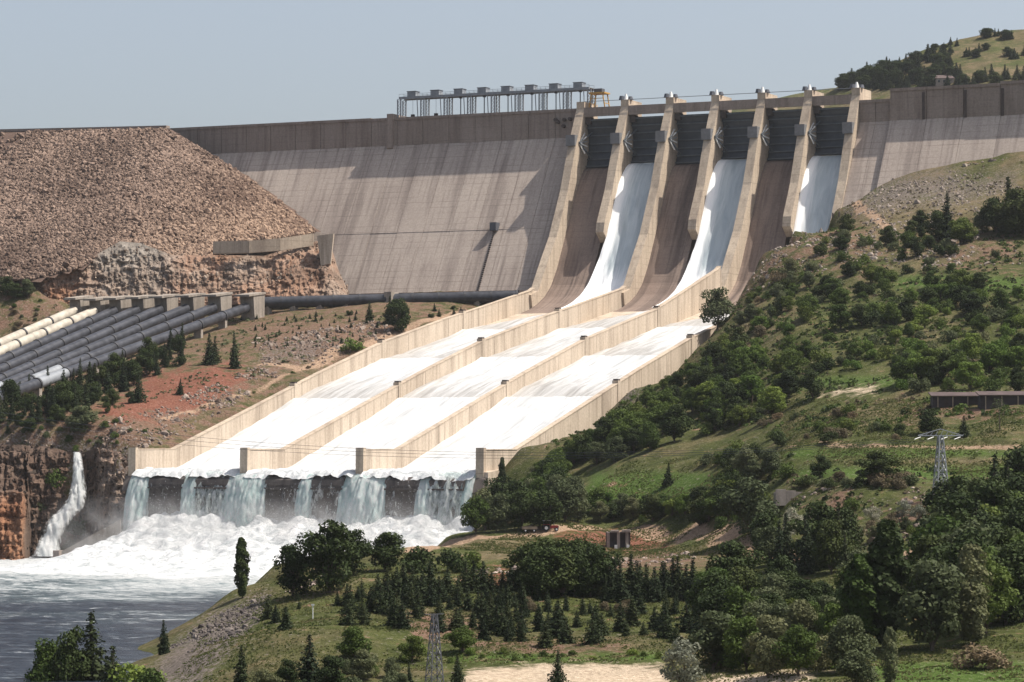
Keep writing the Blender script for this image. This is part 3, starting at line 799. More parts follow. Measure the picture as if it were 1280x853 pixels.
# ------------------------------------------------------------------ water on the chute
def strip_mesh(name, x0, x1, ys, zfun, mat, foamfun, nx=24, amp=0.25, seed=0):
    xs = np.linspace(x0, x1, nx)
    X, Y = np.meshgrid(xs, ys, indexing='ij')
    Z = zfun(X, Y) + amp * fbm(X * 1.0, Y * 0.35, 3.0, 3, seed)
    me = mesh_np(name, np.stack([X.ravel(), Y.ravel(), Z.ravel()], 1), grid_faces(len(xs), len(ys)), mat, True)
    set_attr(me, 'foam', foamfun(X, Y).ravel())
    o = link_mesh(name, me); return o
wys = np.concatenate([np.linspace(-345.2, -50, 420)])
bay_txt = ['left', 'middle', 'right']
for b in range(3):
    x0 = b * 40 + 0.75; x1 = (b + 1) * 40 - 0.75
    lead = (24, 8, 0)[b]
    def zf(X, Y, b=b):
        z = lerp_profile(FLOOR, Y) + 0.55
        for s in STEPS:
            t = (s - Y)
            z = z + 0.9 * np.exp(-np.maximum(t, 0) / 9.0) * (t > 0) * np.clip(t / 1.2, 0, 1)
        wet = x0_run(b)
        # dry margin at the head of the chute: water spreads out from the running bay
        u = X - b * 40
        spread = np.clip((-58 - Y) / 42, 0, 1)
        lo = wet[0] * (1 - spread) + 0.4 * spread; hi = wet[1] * (1 - spread) + 39.6 * spread
        inside = np.minimum(u - lo, hi - u)
        return z + np.clip(inside / 1.5, -1, 0) * 1.6
    def x0_run(b): return (20.5, 39.0) if b < 3 else (0, 40)
    def ff(X, Y, b=b):
        f = np.full(X.shape, 0.58)
        for s in STEPS:
            t = s - Y
            t = t + 1.6 * fbm(X, Y * 0, 2.5, 3, 80); f = f + np.where(t > 0, 0.7 * np.exp(-np.maximum(t, 0) / 24.0), 0)
            f = f - np.where(t <= 0, 0.42 * np.exp(np.minimum(t, 0) / 20.0), 0)
        u = (X - b * 40) / 40
        f = f + 0.5 * (u - 0.45) * np.clip((Y + 260) / 120, 0, 1) + np.clip((-262 - Y) / 30, 0, 1) * 0.5
        f = f - 0.35 * np.clip((0.10 - u) / 0.1, 0, 1)
        return f
    o = strip_mesh('chute_water', x0, x1, wys, zf, M['chutewater'], ff, 40, 0.22, 50 + b)
    tag(o, 'white water racing down the %s bay of the spillway chute' % bay_txt[b], None, None, 'structure')
# water shooting out under the three open gates and down the sloping bays
oy = np.array([a for a, b in OGEE]); oz = np.array([b for a, b in OGEE])
tt = np.linspace(0, 1, len(oy)); T = np.linspace(0.16, 1, 120)
sy = np.interp(T, tt, oy); sz = np.interp(T, tt, oz)
sy = np.convolve(np.pad(sy, 4, 'edge'), np.ones(9) / 9, 'valid'); sz = np.convolve(np.pad(sz, 4, 'edge'), np.ones(9) / 9, 'valid')
for k in RUN:
    x0 = k * PITCH + PW / 2; x1 = (k + 1) * PITCH - PW / 2
    xs = np.linspace(x0 + 0.05, x1 - 0.05, 34)
    X = np.repeat(xs[:, None], len(sy), 1)
    u = (X - x0) / (x1 - x0)
    SY = np.repeat(sy[None], len(xs), 0); SZ = np.repeat(sz[None], len(xs), 0)
    drop = np.clip((152 - SZ) / 60, 0, 1)
    # spreads sideways once below the short pier
    if True:
        X = X - np.clip((SZ * -1 + 118) / 26, 0, 1) * (1 - u) * (3.2)
    hgt = 1.5 - 0.5 * drop + 2.2 * np.exp(-(u / 0.16) ** 2) * np.clip(drop * 5, 0, 1) * (1 - 0.4 * drop)
    nrm = 0.35 * fbm(X * 1.0, SZ * 0.25, 2.2, 4, 70 + k) * (0.4 + drop)
    hgt = hgt + nrm
    SY = SY - hgt * 0.8; SZ = SZ + hgt * 0.55
    me = mesh_np('spilling_water', np.stack([X.ravel(), SY.ravel(), SZ.ravel()], 1), grid_faces(len(xs), len(sy)), M['sheet'], True)
    fo = 0.25 + 0.9 * np.exp(-(u / 0.2) ** 2) + np.clip((108 - SZ) / 14, 0, 1) * 1.0
    set_attr(me, 'foam', fo.ravel())
    tag(link_mesh('spilling_water', me), 'sheet of water shooting down the %s spillway bay' % ('second', 'fourth', 'sixth')[RUN.index(k)], None, None, 'structure')

# ------------------------------------------------------------------ falls over the lip
def falls(xa, xb, throw, alpha, seed, z0=27.6, z1=4.0, mat='fall', nm='waterfall', label='', edge=0.5, bulge=0.0):
    n = max(8, int((xb - xa) / 0.35)); m = 46
    xs = np.linspace(xa, xb, n); t = np.linspace(0, 1, m)
    X, T2 = np.meshgrid(xs, t, indexing='ij')
    Z = z0 - (z0 - z1) * T2 ** 1.25
    Y = -344.6 - throw * np.sqrt(T2) - 0.9 * T2
    uu = (X - xa) / (xb - xa) * 2 - 1
    Y = Y - bulge * (1 - uu ** 2) * np.sqrt(T2)
    Y = Y - (0.9 * fbm(X * 1.5, Z * 0.25, 2.0, 4, seed) + 0.5 * fbm(X * 3, Z * 0.8, 2.0, 3, seed + 9)) * (0.25 + T2)
    mid = (xa + xb) / 2
    X = mid + (X - mid) * (1 + 0.10 * T2) + 0.5 * fbm(X, Z * 0.3, 3.0, 3, seed + 4) * T2
    me = mesh_np(nm, np.stack([X.ravel(), Y.ravel(), Z.ravel()], 1), grid_faces(n, m), M[mat], True)
    e = np.minimum(X - X.min(0), X.max(0) - X)
    set_attr(me, 'alpha', (alpha * np.clip(e / edge, 0.25, 1)).ravel())
    o = link_mesh(nm, me); return tag(o, label, None, None, 'structure')
gaps = []
edges = [1.3] + [v for ab in LIPB for v in ab] + [118.5]
for i in range(0, len(edges), 2):
    gaps.append((edges[i], edges[i + 1]))
nth7 = ['first', 'second', 'third', 'fourth', 'fifth', 'sixth', 'seventh']
for i, (a, b) in enumerate(gaps):
    falls(a - 0.6, b + 0.6, 8.0, 1.3, 100 + i, bulge=min(3.2, 0.4 * (b - a)), label='%s column of pale green water falling between the lip blocks' % nth7[i])
    falls(a - 0.3, b + 0.3, 5.0, 1.4, 130 + i, bulge=1.5, label='%s inner curtain of water behind the falls at the lip' % nth7[i])
for i, (a, b) in enumerate(LIPB):
    al = (0.10, 0.55, 0.16, 0.26, 0.20, 0.60)[i]
    falls(a, b, 8.2, al, 160 + i, 28.0, 6.0, 'veil', label='thin water veil sliding over the %s dark lip block' % nth7[i])
# water tongue folding over the edge
for b in range(3):
    xs = np.linspace(b * 40 + 1.3, b * 40 + 38.7, 90); t = np.linspace(0, 1, 10)
    X, T2 = np.meshgrid(xs, t, indexing='ij')
    Y = -340 - 8.5 * T2 + 0.5 * fbm(X, T2 * 3, 2.5, 3, 300 + b) * T2
    Z = 28.7 - 2.0 * T2 ** 3 - (0.5 + 0.9 * (fbm(X, X * 0, 4, 3, 310 + b))) * T2 ** 2 + 0.35 * fbm(X, Y, 2, 3, 305)
    me = mesh_np('lip_water', np.stack([X.ravel(), Y.ravel(), Z.ravel()], 1), grid_faces(len(xs), 10), M['foam'], True)
    tag(link_mesh('lip_water', me), 'white crest of water curling over the %s bay lip' % bay_txt[b], None, None, 'structure')

# ================================================================== rockfill embankment
YT = [(-200, 352), (0, 350), (40, 346), (100, 331), (150, 303), (175, 306), (215, 320), (265, 320), (270, 300), (330, 298), (385, 290), (400, 284)]
def ytop(px): return np.interp(px, [a for a, b in YT], [b for a, b in YT])
emb = empty('rockfill_embankment', (-230, -60, 130), 'brown rockfill embankment of tumbled stones left of the concrete dam', 'embankment')
emb.location = (0, 0, 0)
ex = np.arange(-420, -88, 4.0); ey = np.arange(-150, 1, 4.0)
EX, EY = np.meshgrid(ex, ey, indexing='ij'); EZ = emb_z(EX, EY) - 0.9
epx, epy, _ = project(np.stack([EX.ravel(), EY.ravel(), EZ.ravel()], 1))
okv = (epy < ytop(epx) + 10) & (EY.ravel() < face_y(EZ.ravel()) + 8) | (EX.ravel() < -300)
Fe = grid_faces(len(ex), len(ey)); Fe = Fe[okv[Fe].all(1)]
eme = mesh_np('fill_slope', np.stack([EX.ravel(), EY.ravel(), EZ.ravel()], 1), Fe, M['riprap'], True)
set_col(eme, 'rockcol', np.tile([0.10, 0.065, 0.05], (EX.size, 1)))
link_mesh('fill_slope', eme, emb)
def rocks(name, P, size, colors, parent, mat, seed=1, flat_=0.75):
    """one mesh of many small angular stones"""
    rg = np.random.default_rng(seed)
    ph = (1 + 5 ** 0.5) / 2
    iv = np.array([(-1, ph, 0), (1, ph, 0), (-1, -ph, 0), (1, -ph, 0), (0, -1, ph), (0, 1, ph), (0, -1, -ph), (0, 1, -ph), (ph, 0, -1), (ph, 0, 1), (-ph, 0, -1), (-ph, 0, 1)]) / math.sqrt(1 + ph * ph)
    fi = np.array([(0, 11, 5), (0, 5, 1), (0, 1, 7), (0, 7, 10), (0, 10, 11), (1, 5, 9), (5, 11, 4), (11, 10, 2), (10, 7, 6), (7, 1, 8), (3, 9, 4), (3, 4, 2), (3, 2, 6), (3, 6, 8), (3, 8, 9), (4, 9, 5), (2, 4, 11), (6, 2, 10), (8, 6, 7), (9, 8, 1)])
    n = len(P)
    V = iv[None] * (1 + rg.uniform(-0.32, 0.32, (n, 12, 1)))
    V = V * (1 + rg.uniform(-0.35, 0.35, (n, 1, 3)))
    q = rg.normal(size=(n, 4)); q /= np.linalg.norm(q, axis=1)[:, None]; w, x, y, z = q.T
    Rm = np.stack([1 - 2 * (y * y + z * z), 2 * (x * y - z * w), 2 * (x * z + y * w), 2 * (x * y + z * w), 1 - 2 * (x * x + z * z), 2 * (y * z - x * w), 2 * (x * z - y * w), 2 * (y * z + x * w), 1 - 2 * (x * x + y * y)], 1).reshape(n, 3, 3)
    V = np.einsum('nij,nkj->nki', Rm, V) * size[:, None, None] + P[:, None, :]
    F2 = fi[None] + (np.arange(n) * 12)[:, None, None]
    me = mesh_np(name, V.reshape(-1, 3), F2.reshape(-1, 3), mat, False)
    set_col(me, 'rockcol', np.repeat(colors, 12, 0))
    return link_mesh(name, me, parent)
rg = np.random.default_rng(11)
N = 76000
px_ = rg.uniform(-340, -95, N); py_ = rg.uniform(-138, -5, N); pz_ = emb_z(px_, py_)
a, b, c_ = project(np.stack([px_, py_, pz_], 1))
ok = (b < ytop(a) + 2) & (py_ < face_y(pz_) + 0.5) & (a > -25)
roadm = (a < 34 + (b - 165) * -0.9) & (b < 205) & (rg.uniform(size=N) < 0.93)
ok &= ~roadm
ok &= (py_ < -7.5) & (pz_ < 175.0 + 0.024 * np.maximum(-197 - px_, 0))
px_, py_, pz_ = px_[ok], py_[ok], pz_[ok]
n = len(px_)
tone = 0.46 + 0.5 * fbm(px_, py_, 30, 4, 77) + rg.normal(0, 0.42, n)
tone = np.clip(tone, 0, 1)[:, None]
right_w = np.clip((px_ + 175) / 50, 0, 1)[:, None]
colr = (1 - tone) * np.array([0.10, 0.066, 0.050]) + tone * np.array([0.25, 0.178, 0.138])
colr = colr * (1 - 0.6 * right_w) + 0.6 * right_w * ((1 - tone) * np.array([0.145, 0.09, 0.064]) + tone * np.array([0.35, 0.24, 0.165]))
rr = rocks('riprap', np.stack([px_, py_, pz_ + rg.uniform(-0.5, 0.05, n)], 1), rg.uniform(0.42, 0.98, n) * (1 + 0.6 * (rg.uniform(size=n) < 0.04)), colr, emb, M['riprap'], 5)
tag(rr, 'tumbled brown stones covering the embankment slope', None, None, 'stuff')
MB().bar((-420, -3.4, 180.9), (-197, -3.4, 175.6), 3.0, 1.2).build('crest_kerb', M['band'], emb)

# ------------------------------------------------------------------ excavated rock face below the embankment
def rock_sheet(name, cols, nrow, amp, seed, label, attrs, vertical=1.0):
    """cols: list of (px, ytop, Dtop, ybot, Dbot)"""
    c = np.array(cols, float); L = np.arange(c[0, 0], c[-1, 0] + 0.1, 1.1)
    T = at_many(L, np.interp(L, c[:, 0], c[:, 1]), np.interp(L, c[:, 0], c[:, 2]))
    B = at_many(L, np.interp(L, c[:, 0], c[:, 3]), np.interp(L, c[:, 0], c[:, 4]))
    r = np.linspace(0, 1, nrow)
    P = T[:, None, :] * (1 - r)[None, :, None] + B[:, None, :] * r[None, :, None]
    S = np.cumsum(np.r_[0, np.linalg.norm(np.diff(B[:, :2], axis=0), axis=1)])[:, None] + 0 * r[None]
    Hh = P[..., 2]
    d = amp * (0.9 * fbm(S, Hh * 0.35, 9, 4, seed, 0.6) + 0.55 * np.abs(fbm(S * 1.6, Hh * 0.5, 4, 3, seed + 5)) - 0.5 * np.abs(fbm(S, Hh * 2.2, 7, 3, seed + 8)))
    d = d + amp * 0.35 * (((Hh + 2 * fbm(S, Hh * 0, 12, 2, seed + 3)) / 4.2) % 1.0 - 0.5)
    d = d + amp * (0.30 * np.abs(fbm(S, Hh * 0.7, 2.2, 3, seed + 11)) + 0.22 * fbm(S, Hh, 1.0, 2, seed + 12))
    env = np.clip(np.minimum(r, 1.2 - r) * 8, 0, 1)[None]
    toward = np.array([-FWD[0], -FWD[1], 0]) / math.hypot(FWD[0], FWD[1])
    P = P + toward[None, None] * (d * env)[..., None]
    me = mesh_np(name, P.reshape(-1, 3), grid_faces(len(L), nrow)[:, ::-1], M['cliff'], False)
    LX = np.repeat(L[:, None], nrow, 1); RR = np.repeat(r[None], len(L), 0)
    for k in ('grey', 'dark', 'orange'):
        set_attr(me, k, attrs[k](LX, RR, S, Hh) if k in attrs else np.zeros(LX.shape))
    SHEETS[name] = (P, attrs, LX, RR, S, Hh)
    return tag(link_mesh(name, me), label, None, None, 'structure')
SHEETS = {}
def sheet_stones(name, sheet, n, size, seed, label, lo, hi):
    P, attrs, LX, RR, S, Hh = SHEETS[sheet]; g = np.random.default_rng(seed); Q = P.reshape(-1, 3); k = g.integers(0, len(Q), n)
    t = np.clip(g.normal(0.5, 0.3, (n, 1)), 0, 1); c = np.array(lo) * (1 - t) + np.array(hi) * t
    if 'dark' in attrs: c = c * (1 - 0.7 * np.clip(attrs['dark'](LX, RR, S, Hh).reshape(-1)[k], 0, 1))[:, None]
    if 'orange' in attrs: c = c * (1 - (1 - np.array([1.15, 0.72, 0.5])) * np.clip(attrs['orange'](LX, RR, S, Hh).reshape(-1)[k], 0, 1)[:, None])
    o = rocks(name, Q[k] + g.normal(0, 0.25, (n, 3)), g.uniform(*size, n) * (1 + 1.0 * (g.uniform(size=n) < 0.08)), c, None, M['riprap'], seed)
    return tag(o, label, None, None, 'stuff')
def at_many(px, py, d):
    return CAM[None] + (FWD[None] + RGT[None] * ((px - IW / 2) / FPX)[:, None] - UPV[None] * ((py - IH / 2) / FPX)[:, None]) * d[:, None]
bump = lambda x, a, b, s: np.clip((x - a) / s, 0, 1) * np.clip((b - x) / s, 0, 1)
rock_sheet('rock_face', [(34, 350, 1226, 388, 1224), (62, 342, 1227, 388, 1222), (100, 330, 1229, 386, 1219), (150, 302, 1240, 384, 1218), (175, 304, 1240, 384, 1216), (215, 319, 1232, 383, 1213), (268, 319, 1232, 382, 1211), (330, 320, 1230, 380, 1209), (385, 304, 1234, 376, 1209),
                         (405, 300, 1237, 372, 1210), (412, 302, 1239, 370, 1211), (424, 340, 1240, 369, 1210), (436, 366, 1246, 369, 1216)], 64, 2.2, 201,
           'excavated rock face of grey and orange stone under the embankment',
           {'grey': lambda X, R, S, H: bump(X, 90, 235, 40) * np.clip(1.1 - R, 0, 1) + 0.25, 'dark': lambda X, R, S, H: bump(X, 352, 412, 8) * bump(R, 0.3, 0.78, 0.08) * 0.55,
            'orange': lambda X, R, S, H: bump(X, 55, 95, 10) * (R > 0.45) * 0.6 + 0.25 * bump(X, 230, 420, 30) * (R > 0.6)})
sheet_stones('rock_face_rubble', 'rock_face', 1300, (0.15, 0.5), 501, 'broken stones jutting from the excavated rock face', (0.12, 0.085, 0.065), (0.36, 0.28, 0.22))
# retaining wall on top of it
rw = empty('retaining_wall', (0, 0, 0), 'low concrete retaining wall at the foot of the stone embankment', 'wall')
for (pa, ya, da), (pb, yb, db) in zip([(266, 302, 1229), (311, 301, 1224), (350, 298, 1226)], [(311, 301, 1224), (350, 298, 1226), (392, 292, 1232)]):
    A = at(pa + 0.2, ya, da); B = at(pb - 0.2, yb, db)
    q = MB(); t = np.array([-FWD[0], -FWD[1], 0]) * 1.6
    vs = []
    for P_ in (A, B):
        for off in (0, 1):
            for zz in (-5.0, 0): vs.append((P_[0] - t[0] * off, P_[1] - t[1] * off, P_[2] + zz))
    q.add(vs, [(0, 4, 5, 1), (2, 3, 7, 6), (0, 1, 3, 2), (4, 6, 7, 5), (1, 5, 7, 3), (0, 2, 6, 4)])
    fix_normals(q.build('wall_panel', M['pier'], rw))
# pale concrete wedge and guard hut where the wall meets the dam
q = MB(); A = at(396, 295, 1224); B = at(417, 292, 1224); Cc = at(401, 332, 1224); Dd = at(413, 330, 1224)
q.add([A, B, Dd, Cc, A + FWD * 6, B + FWD * 6, Dd + FWD * 6, Cc + FWD * 6], [(0, 1, 2, 3), (7, 6, 5, 4), (0, 4, 5, 1), (1, 5, 6, 2), (2, 6, 7, 3), (3, 7, 4, 0)])
fix_normals(tag(q.build('concrete_wedge', M['wall']), 'pale concrete wedge between the rock face and the dam', 'wedge'))

# ------------------------------------------------------------------ cliff above the river, left
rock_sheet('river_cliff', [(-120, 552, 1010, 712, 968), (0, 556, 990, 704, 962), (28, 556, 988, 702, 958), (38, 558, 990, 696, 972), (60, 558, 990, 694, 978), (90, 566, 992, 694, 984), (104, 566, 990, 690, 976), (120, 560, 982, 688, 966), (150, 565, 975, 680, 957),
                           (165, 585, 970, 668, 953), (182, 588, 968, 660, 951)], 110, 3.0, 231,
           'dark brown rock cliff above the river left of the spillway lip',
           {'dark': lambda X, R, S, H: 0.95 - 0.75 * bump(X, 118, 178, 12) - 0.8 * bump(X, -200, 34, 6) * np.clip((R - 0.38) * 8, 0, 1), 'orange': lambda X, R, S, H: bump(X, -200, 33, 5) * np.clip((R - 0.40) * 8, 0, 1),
            'grey': lambda X, R, S, H: 0.5 * bump(X, 118, 178, 10)})
sheet_stones('cliff_rubble', 'river_cliff', 1300, (0.15, 0.55), 502, 'broken stones jutting from the river cliff', (0.07, 0.05, 0.04), (0.19, 0.14, 0.11))
# side waterfall down that cliff
pts = [(96, 564, 990, 1.3), (97, 578, 982, 1.6), (98, 596, 978, 2.1), (98, 618, 974, 2.8), (90, 636, 971, 3.6), (74, 650, 968, 3.8), (64, 670, 965, 3.3), (57, 698, 960, 4.4)]
pp = np.array([list(at(a, b, c - 3.0)) + [w] for a, b, c, w in pts]); u = np.linspace(0, 1, len(pts)); U = np.linspace(0, 1, 120)
cc = np.stack([np.interp(U, u, pp[:, k]) for k in range(4)], 1)
for k in range(3): cc[:, k] = np.convolve(np.pad(cc[:, k], 5, 'edge'), np.ones(11) / 11, 'valid')
sv = np.linspace(-1, 1, 18)
bul = (1 - sv[None] ** 2)
P = cc[:, None, :3] + RGT[None, None] * (sv[None] * cc[:, 3:4])[..., None] - np.array([FWD[0], FWD[1], 0])[None, None] * (bul * 1.5)[..., None]
P = P + (0.8 * fbm(P[..., 0] * 1.5 + P[..., 1], P[..., 2] * 0.6, 2.0, 4, 91))[..., None] * np.array([-FWD[0], -FWD[1], 0.2])[None, None]
me = mesh_np('side_waterfall', P.reshape(-1, 3), grid_faces(120, 18), M['cascade'], True)
set_attr(me, 'alpha', (1.15 - 0.85 * np.abs(np.repeat(sv[None], 120, 0)) ** 1.6).ravel())
tag(link_mesh('side_waterfall', me), 'narrow white waterfall tumbling down the dark left cliff into the river', None, None, 'structure')
# river guide wall
gw = empty('guide_wall', (0, 0, 0), 'sloping concrete guide wall between side waterfall and white foam', 'wall')
A = at(150, 650, 939); B = at(72, 692, 938)
for k in range(5):
    a_ = A * (1 - k / 5) + B * (k / 5); b_ = A * (1 - (k + 0.985) / 5) + B * ((k + 0.985) / 5)
    t = np.array([FWD[0], FWD[1], 0]) * 2.0
    vs = []
    for P_ in (a_, b_):
        for off in (0, 1):
            for zz in (None, 0): vs.append((P_[0] + t[0] * off, P_[1] + t[1] * off, -2 if zz is None else P_[2]))
    fix_normals(MB().add(vs, [(0, 4, 5, 1), (2, 3, 7, 6), (0, 1, 3, 2), (4, 6, 7, 5), (1, 5, 7, 3), (0, 2, 6, 4)]).build('wall_panel', M['block'], gw))
MB().box(B[0] - 1.2, B[0] + 1.0, B[1] - 0.8, B[1] + 2.4, -2, B[2] + 0.9).build('end_post', M['band'], gw)

# ================================================================== penstocks
PR = 1.95
SEG = 18.5
starts = [(93, 389), (118, 390), (143, 389), (171, 388), (200, 387), (233, 386), (267, 385), (308, 385)]
ends = [(0, 430), (0, 440), (0, 452), (0, 463), (0, 475), (0, 484), (0, 492), (0, 497)]
nth8 = ['first', 'second', 'third', 'fourth', 'fifth', 'sixth', 'seventh', 'eighth']
for i in range(8):
    A = ony(*starts[i], -147.0 + i * 23.0 / 7); X = float(A[0])
    B = onx(*ends[i], X)
    d = (B - A); Ld = np.linalg.norm(d); d = d / Ld; Ld = Ld + 70
    cream = i < 2
    p = empty('penstock', (0, 0, 0), '%s penstock from the left, %s steel pipe running down the bank' % (nth8[i], 'cream painted' if cream else 'dark grey'), 'pipe', 'large parallel penstocks on the left bank')
    ns = int(Ld / SEG)
    for k in range(ns):
        a_ = A + d * (k * SEG + 0.3); b_ = A + d * ((k + 1) * SEG - 0.3)
        m = M['pipec'] if cream else M['pipe']
        if i in (3, 5, 6, 7) and k in (6 + (i % 2),): m = M['steel']
        MB().tube(a_, b_, PR, None, 28, False).build('pipe_section', m, p, True)
        c0 = A + d * ((k + 1) * SEG - 0.4); c1 = A + d * ((k + 1) * SEG + 0.4)
        MB().tube(c0, c1, PR + 0.27, None, 24).build('joint_ring', M['ring'], p)
        g = A + d * ((k + 1) * SEG)
        MB().prism_x([(g[1] - 0.8, g[2] - 5.5), (g[1] - 0.8, g[2] - 1.4), (g[1] + 0.8, g[2] - 1.4), (g[1] + 0.8, g[2] - 5.5)], X - 1.5, X + 1.5).build('saddle', M['block'], p)
    blk = empty('anchor_block', (0, 0, 0), 'concrete anchor block with roof slab at the head of the %s penstock' % nth8[i], 'anchor block', 'anchor blocks at the heads of the penstocks')
    z = A[2]; y = A[1]
    s = 1.0 + 0.03 * i
    fix_normals(MB().prism_x([(y + 1.5, z - 6), (y + 0.2, z + 4.6), (y + 9, z + 5.6), (y + 9, z - 6)], X - 2.5 * s, X + 2.5 * s).build('block_body', M['block'], blk))
    fix_normals(MB().prism_x([(y - 3.6, z + 4.2), (y - 3.6, z + 5.0), (y + 9.4, z + 6.5), (y + 9.4, z + 5.7)], X - 2.75 * s, X + 2.75 * s).build('roof_slab', M['block'], blk))
# the level supply pipe along the dam toe
A = ony(318, 379, -112); B = ony(646, 370.5, -60)
p = empty('supply_pipe', (0, 0, 0), 'long level grey pipe along the foot of the dam to the last anchor block', 'pipe')
d = B - A; Ld = np.linalg.norm(d); d /= Ld; ns = 10
for k in range(ns):
    MB().tube(A + d * (Ld * k / ns + 0.3), A + d * (Ld * (k + 1) / ns - 0.3), 2.3, None, 28, False).build('pipe_section', M['pipe'], p, True)
    MB().tube(A + d * (Ld * (k + 1) / ns - 0.45), A + d * (Ld * (k + 1) / ns + 0.45), 2.52, None, 24).build('joint_ring', M['ring'], p)
    g = A + d * (Ld * (k + 0.5) / ns); MB().box(g[0] - 1, g[0] + 1, g[1] - 1.6, g[1] + 1.6, g[2] - 6, g[2] - 1.6).build('saddle', M['block'], p)
g = A + d * Ld * 0.52
MB().box(g[0] - 1.6, g[0] + 1.6, g[1] - 3.2, g[1] + 3.2, g[2] - 8, g[2] + 2.9).build('pipe_pillar', M['block'], p)

# ================================================================== intake hoist gantry on the crest
gan = empty('intake_gantry', (0, 0, 0), 'long grey steel hoist gantry with eight hoist houses standing on the dam crest', 'gantry')
gx0 = float(ony(495, 147, 4)[0]); gx1 = float(ony(733, 138, 4)[0])
gz = CREST; gt = gz + 8.6
for yy in (2.0, 7.0):
    MB().box(gx0, gx1, yy - 0.35, yy + 0.35, gt - 0.9, gt + 0.2).build('main_beam', M['steel'], gan)
MB().box(gx0, gx1, 2.36, 6.64, gt - 0.1, gt + 0.15).build('deck', M['steel'], gan)
hr = MB()
for yy in (1.9, 7.1):
    hr.bar((gx0, yy, gt + 1.3), (gx1, yy, gt + 1.3), 0.12)
    for k in range(41): hr.bar((gx0 + (gx1 - gx0) * k / 40, yy, gt + 0.2), (gx0 + (gx1 - gx0) * k / 40, yy, gt + 1.3), 0.1)
hr.build('handrail', M['steel'], gan)
U8 = (gx1 - gx0) / 8
for k in range(9):
    x = gx0 + k * U8
    for yy in (2.0, 7.0):
        for dx in (-0.75, 0.75):
            MB().box(x + dx - 0.22, x + dx + 0.22, yy - 0.22, yy + 0.22, gz - 0.3, gt - 0.9).build('column', M['steel'], gan)
        br = MB()
        for j in range(5):
            z0 = gz + 0.3 + j * 1.5
            br.bar((x - 0.75, yy, z0), (x + 0.75, yy, z0 + 1.4), 0.16); br.bar((x - 0.75, yy, z0 + 1.45), (x + 0.75, yy, z0 + 1.45), 0.14)
        br.build('lattice', M['steel'], gan)
for k in range(8):
    x = gx0 + (k + 0.5) * U8
    h = MB().box(x - 2.0, x + 2.0, 2.6, 6.4, gt + 0.3, gt + 2.3).build('hoist_house', M['steel'], gan)
    MB().box(x - 2.2, x + 2.2, 2.4, 6.6, gt + 2.302, gt + 2.55).build('hoist_roof', M['steeld'], h)
    if k > 1:
        MB().bar((x + 0.6, 4, gz - 0.5), (x + 0.6, 4, gt - 0.2), 0.34).build('lifting_rod', M['steeld'], gan)
        MB().box(x + 0.1, x + 1.1, 3.4, 4.6, gt - 1.6, gt - 0.95).build('rod_guide', M['steeld'], gan)
    else:
        MB().bar((x, 4, gz + 1.2), (x, 4, gt - 0.2), 0.10).build('hoist_cable', M['steel'], gan)
        MB().box(x - 0.7, x + 0.7, 3.4, 4.6, gz - 0.3, gz + 1.2).build('hook_block', M['joint'], gan)
    MB().bar((x + 3.4, 2.0, gz - 0.3), (x + 3.0, 2.0, gt - 0.9), 0.3).build('side_strut', M['steel'], gan)
for c in gan.children: c.location.y = 5.0
# yellow travelling crane
cr = empty('travelling_crane', (0, 0, 0), 'small yellow travelling gantry crane on the bridge beside the first pier', 'crane')
cx = float(ony(748, 137, 5)[0]); cz = 175.2
for sx in (-1, 1):
    for yy in (3.5, 8.5):
        MB().bar((cx + sx * 3.6, yy, cz), (cx + sx * 2.6, yy, cz + 6.2), 0.4).build('leg', M['yellow'], cr)
    MB().bar((cx + sx * 3.3, 3.5, cz + 2.2), (cx + sx * 3.3, 8.5, cz + 2.2), 0.25).build('cross_brace', M['yellow'], cr)
MB().box(cx - 3.6, cx + 3.6, 3.0, 9.0, cz + 6.2, cz + 6.8).build('crane_deck', M['yellow'], cr)
MB().box(cx - 1.8, cx + 1.8, 4.4, 7.6, cz + 6.802, cz + 8.4).build('crane_cab', M['steeld'], cr)
MB().bar((cx - 2.7, 3.4, cz + 4.2), (cx + 2.7, 3.4, cz + 4.2), 0.25).build('tie_beam', M['yellow'], cr)

# ================================================================== far hill behind the right abutment
def hill_mesh(name, ridge, d_ridge, d_front, ybase, seed, label, amp=6, step=10.0):
    px = np.arange(ridge[0][0], ridge[-1][0] + 1, 4.0)
    yt = np.interp(px, [a for a, b in ridge], [b for a, b in ridge])
    rows = np.linspace(0, 1, 46)
    out = []
    for r in rows:
        D = d_front + (d_ridge - d_front) * r
        yy = ybase + (yt - ybase) * (r ** 0.85)
        out.append(at_many(px, yy, np.full(len(px), D)))
    for r in (0.3, 0.7, 1.0):
        out.append(out[45] + np.array([FWD[0], FWD[1], 0])[None] * 500 * r + np.array([0, 0, -90 * r])[None])
    P = np.stack(out, 1)
    P[..., 2] += amp * fbm(P[..., 0], P[..., 1], 90, 4, seed) * np.r_[np.linspace(0.2, 1, 40), np.ones(9)][None] * 0.5
    me = mesh_np(name, P.reshape(-1, 3), grid_faces(len(px), 49), M['terrain'], True)
    for k in ('red', 'rocky', 'track', 'sand', 'lush'): set_attr(me, k, np.zeros(P.shape[0] * P.shape[1]))
    set_attr(me, 'soil', 0.05 + 0 * P[..., 0]); set_attr(me, 'dry', 0.55 + 0 * P[..., 0])
    tag(link_mesh(name, me), label, None, None, 'structure')
    return P
HP = hill_mesh('hill', [(960, 160), (1000, 135), (1035, 118), (1060, 106), (1100, 88), (1150, 66), (1200, 51), (1240, 43), (1280, 42), (1420, 34)], 2150, 1750, 230, 61, 'grassy far hill with conifers behind the right end of the dam')
hill_mesh('far_ridge', [(880, 150), (940, 127), (980, 121), (1030, 112), (1080, 108), (1200, 112), (1420, 110)], 2900, 2500, 230, 67, 'low brown ridge far behind the spillway piers', 4)
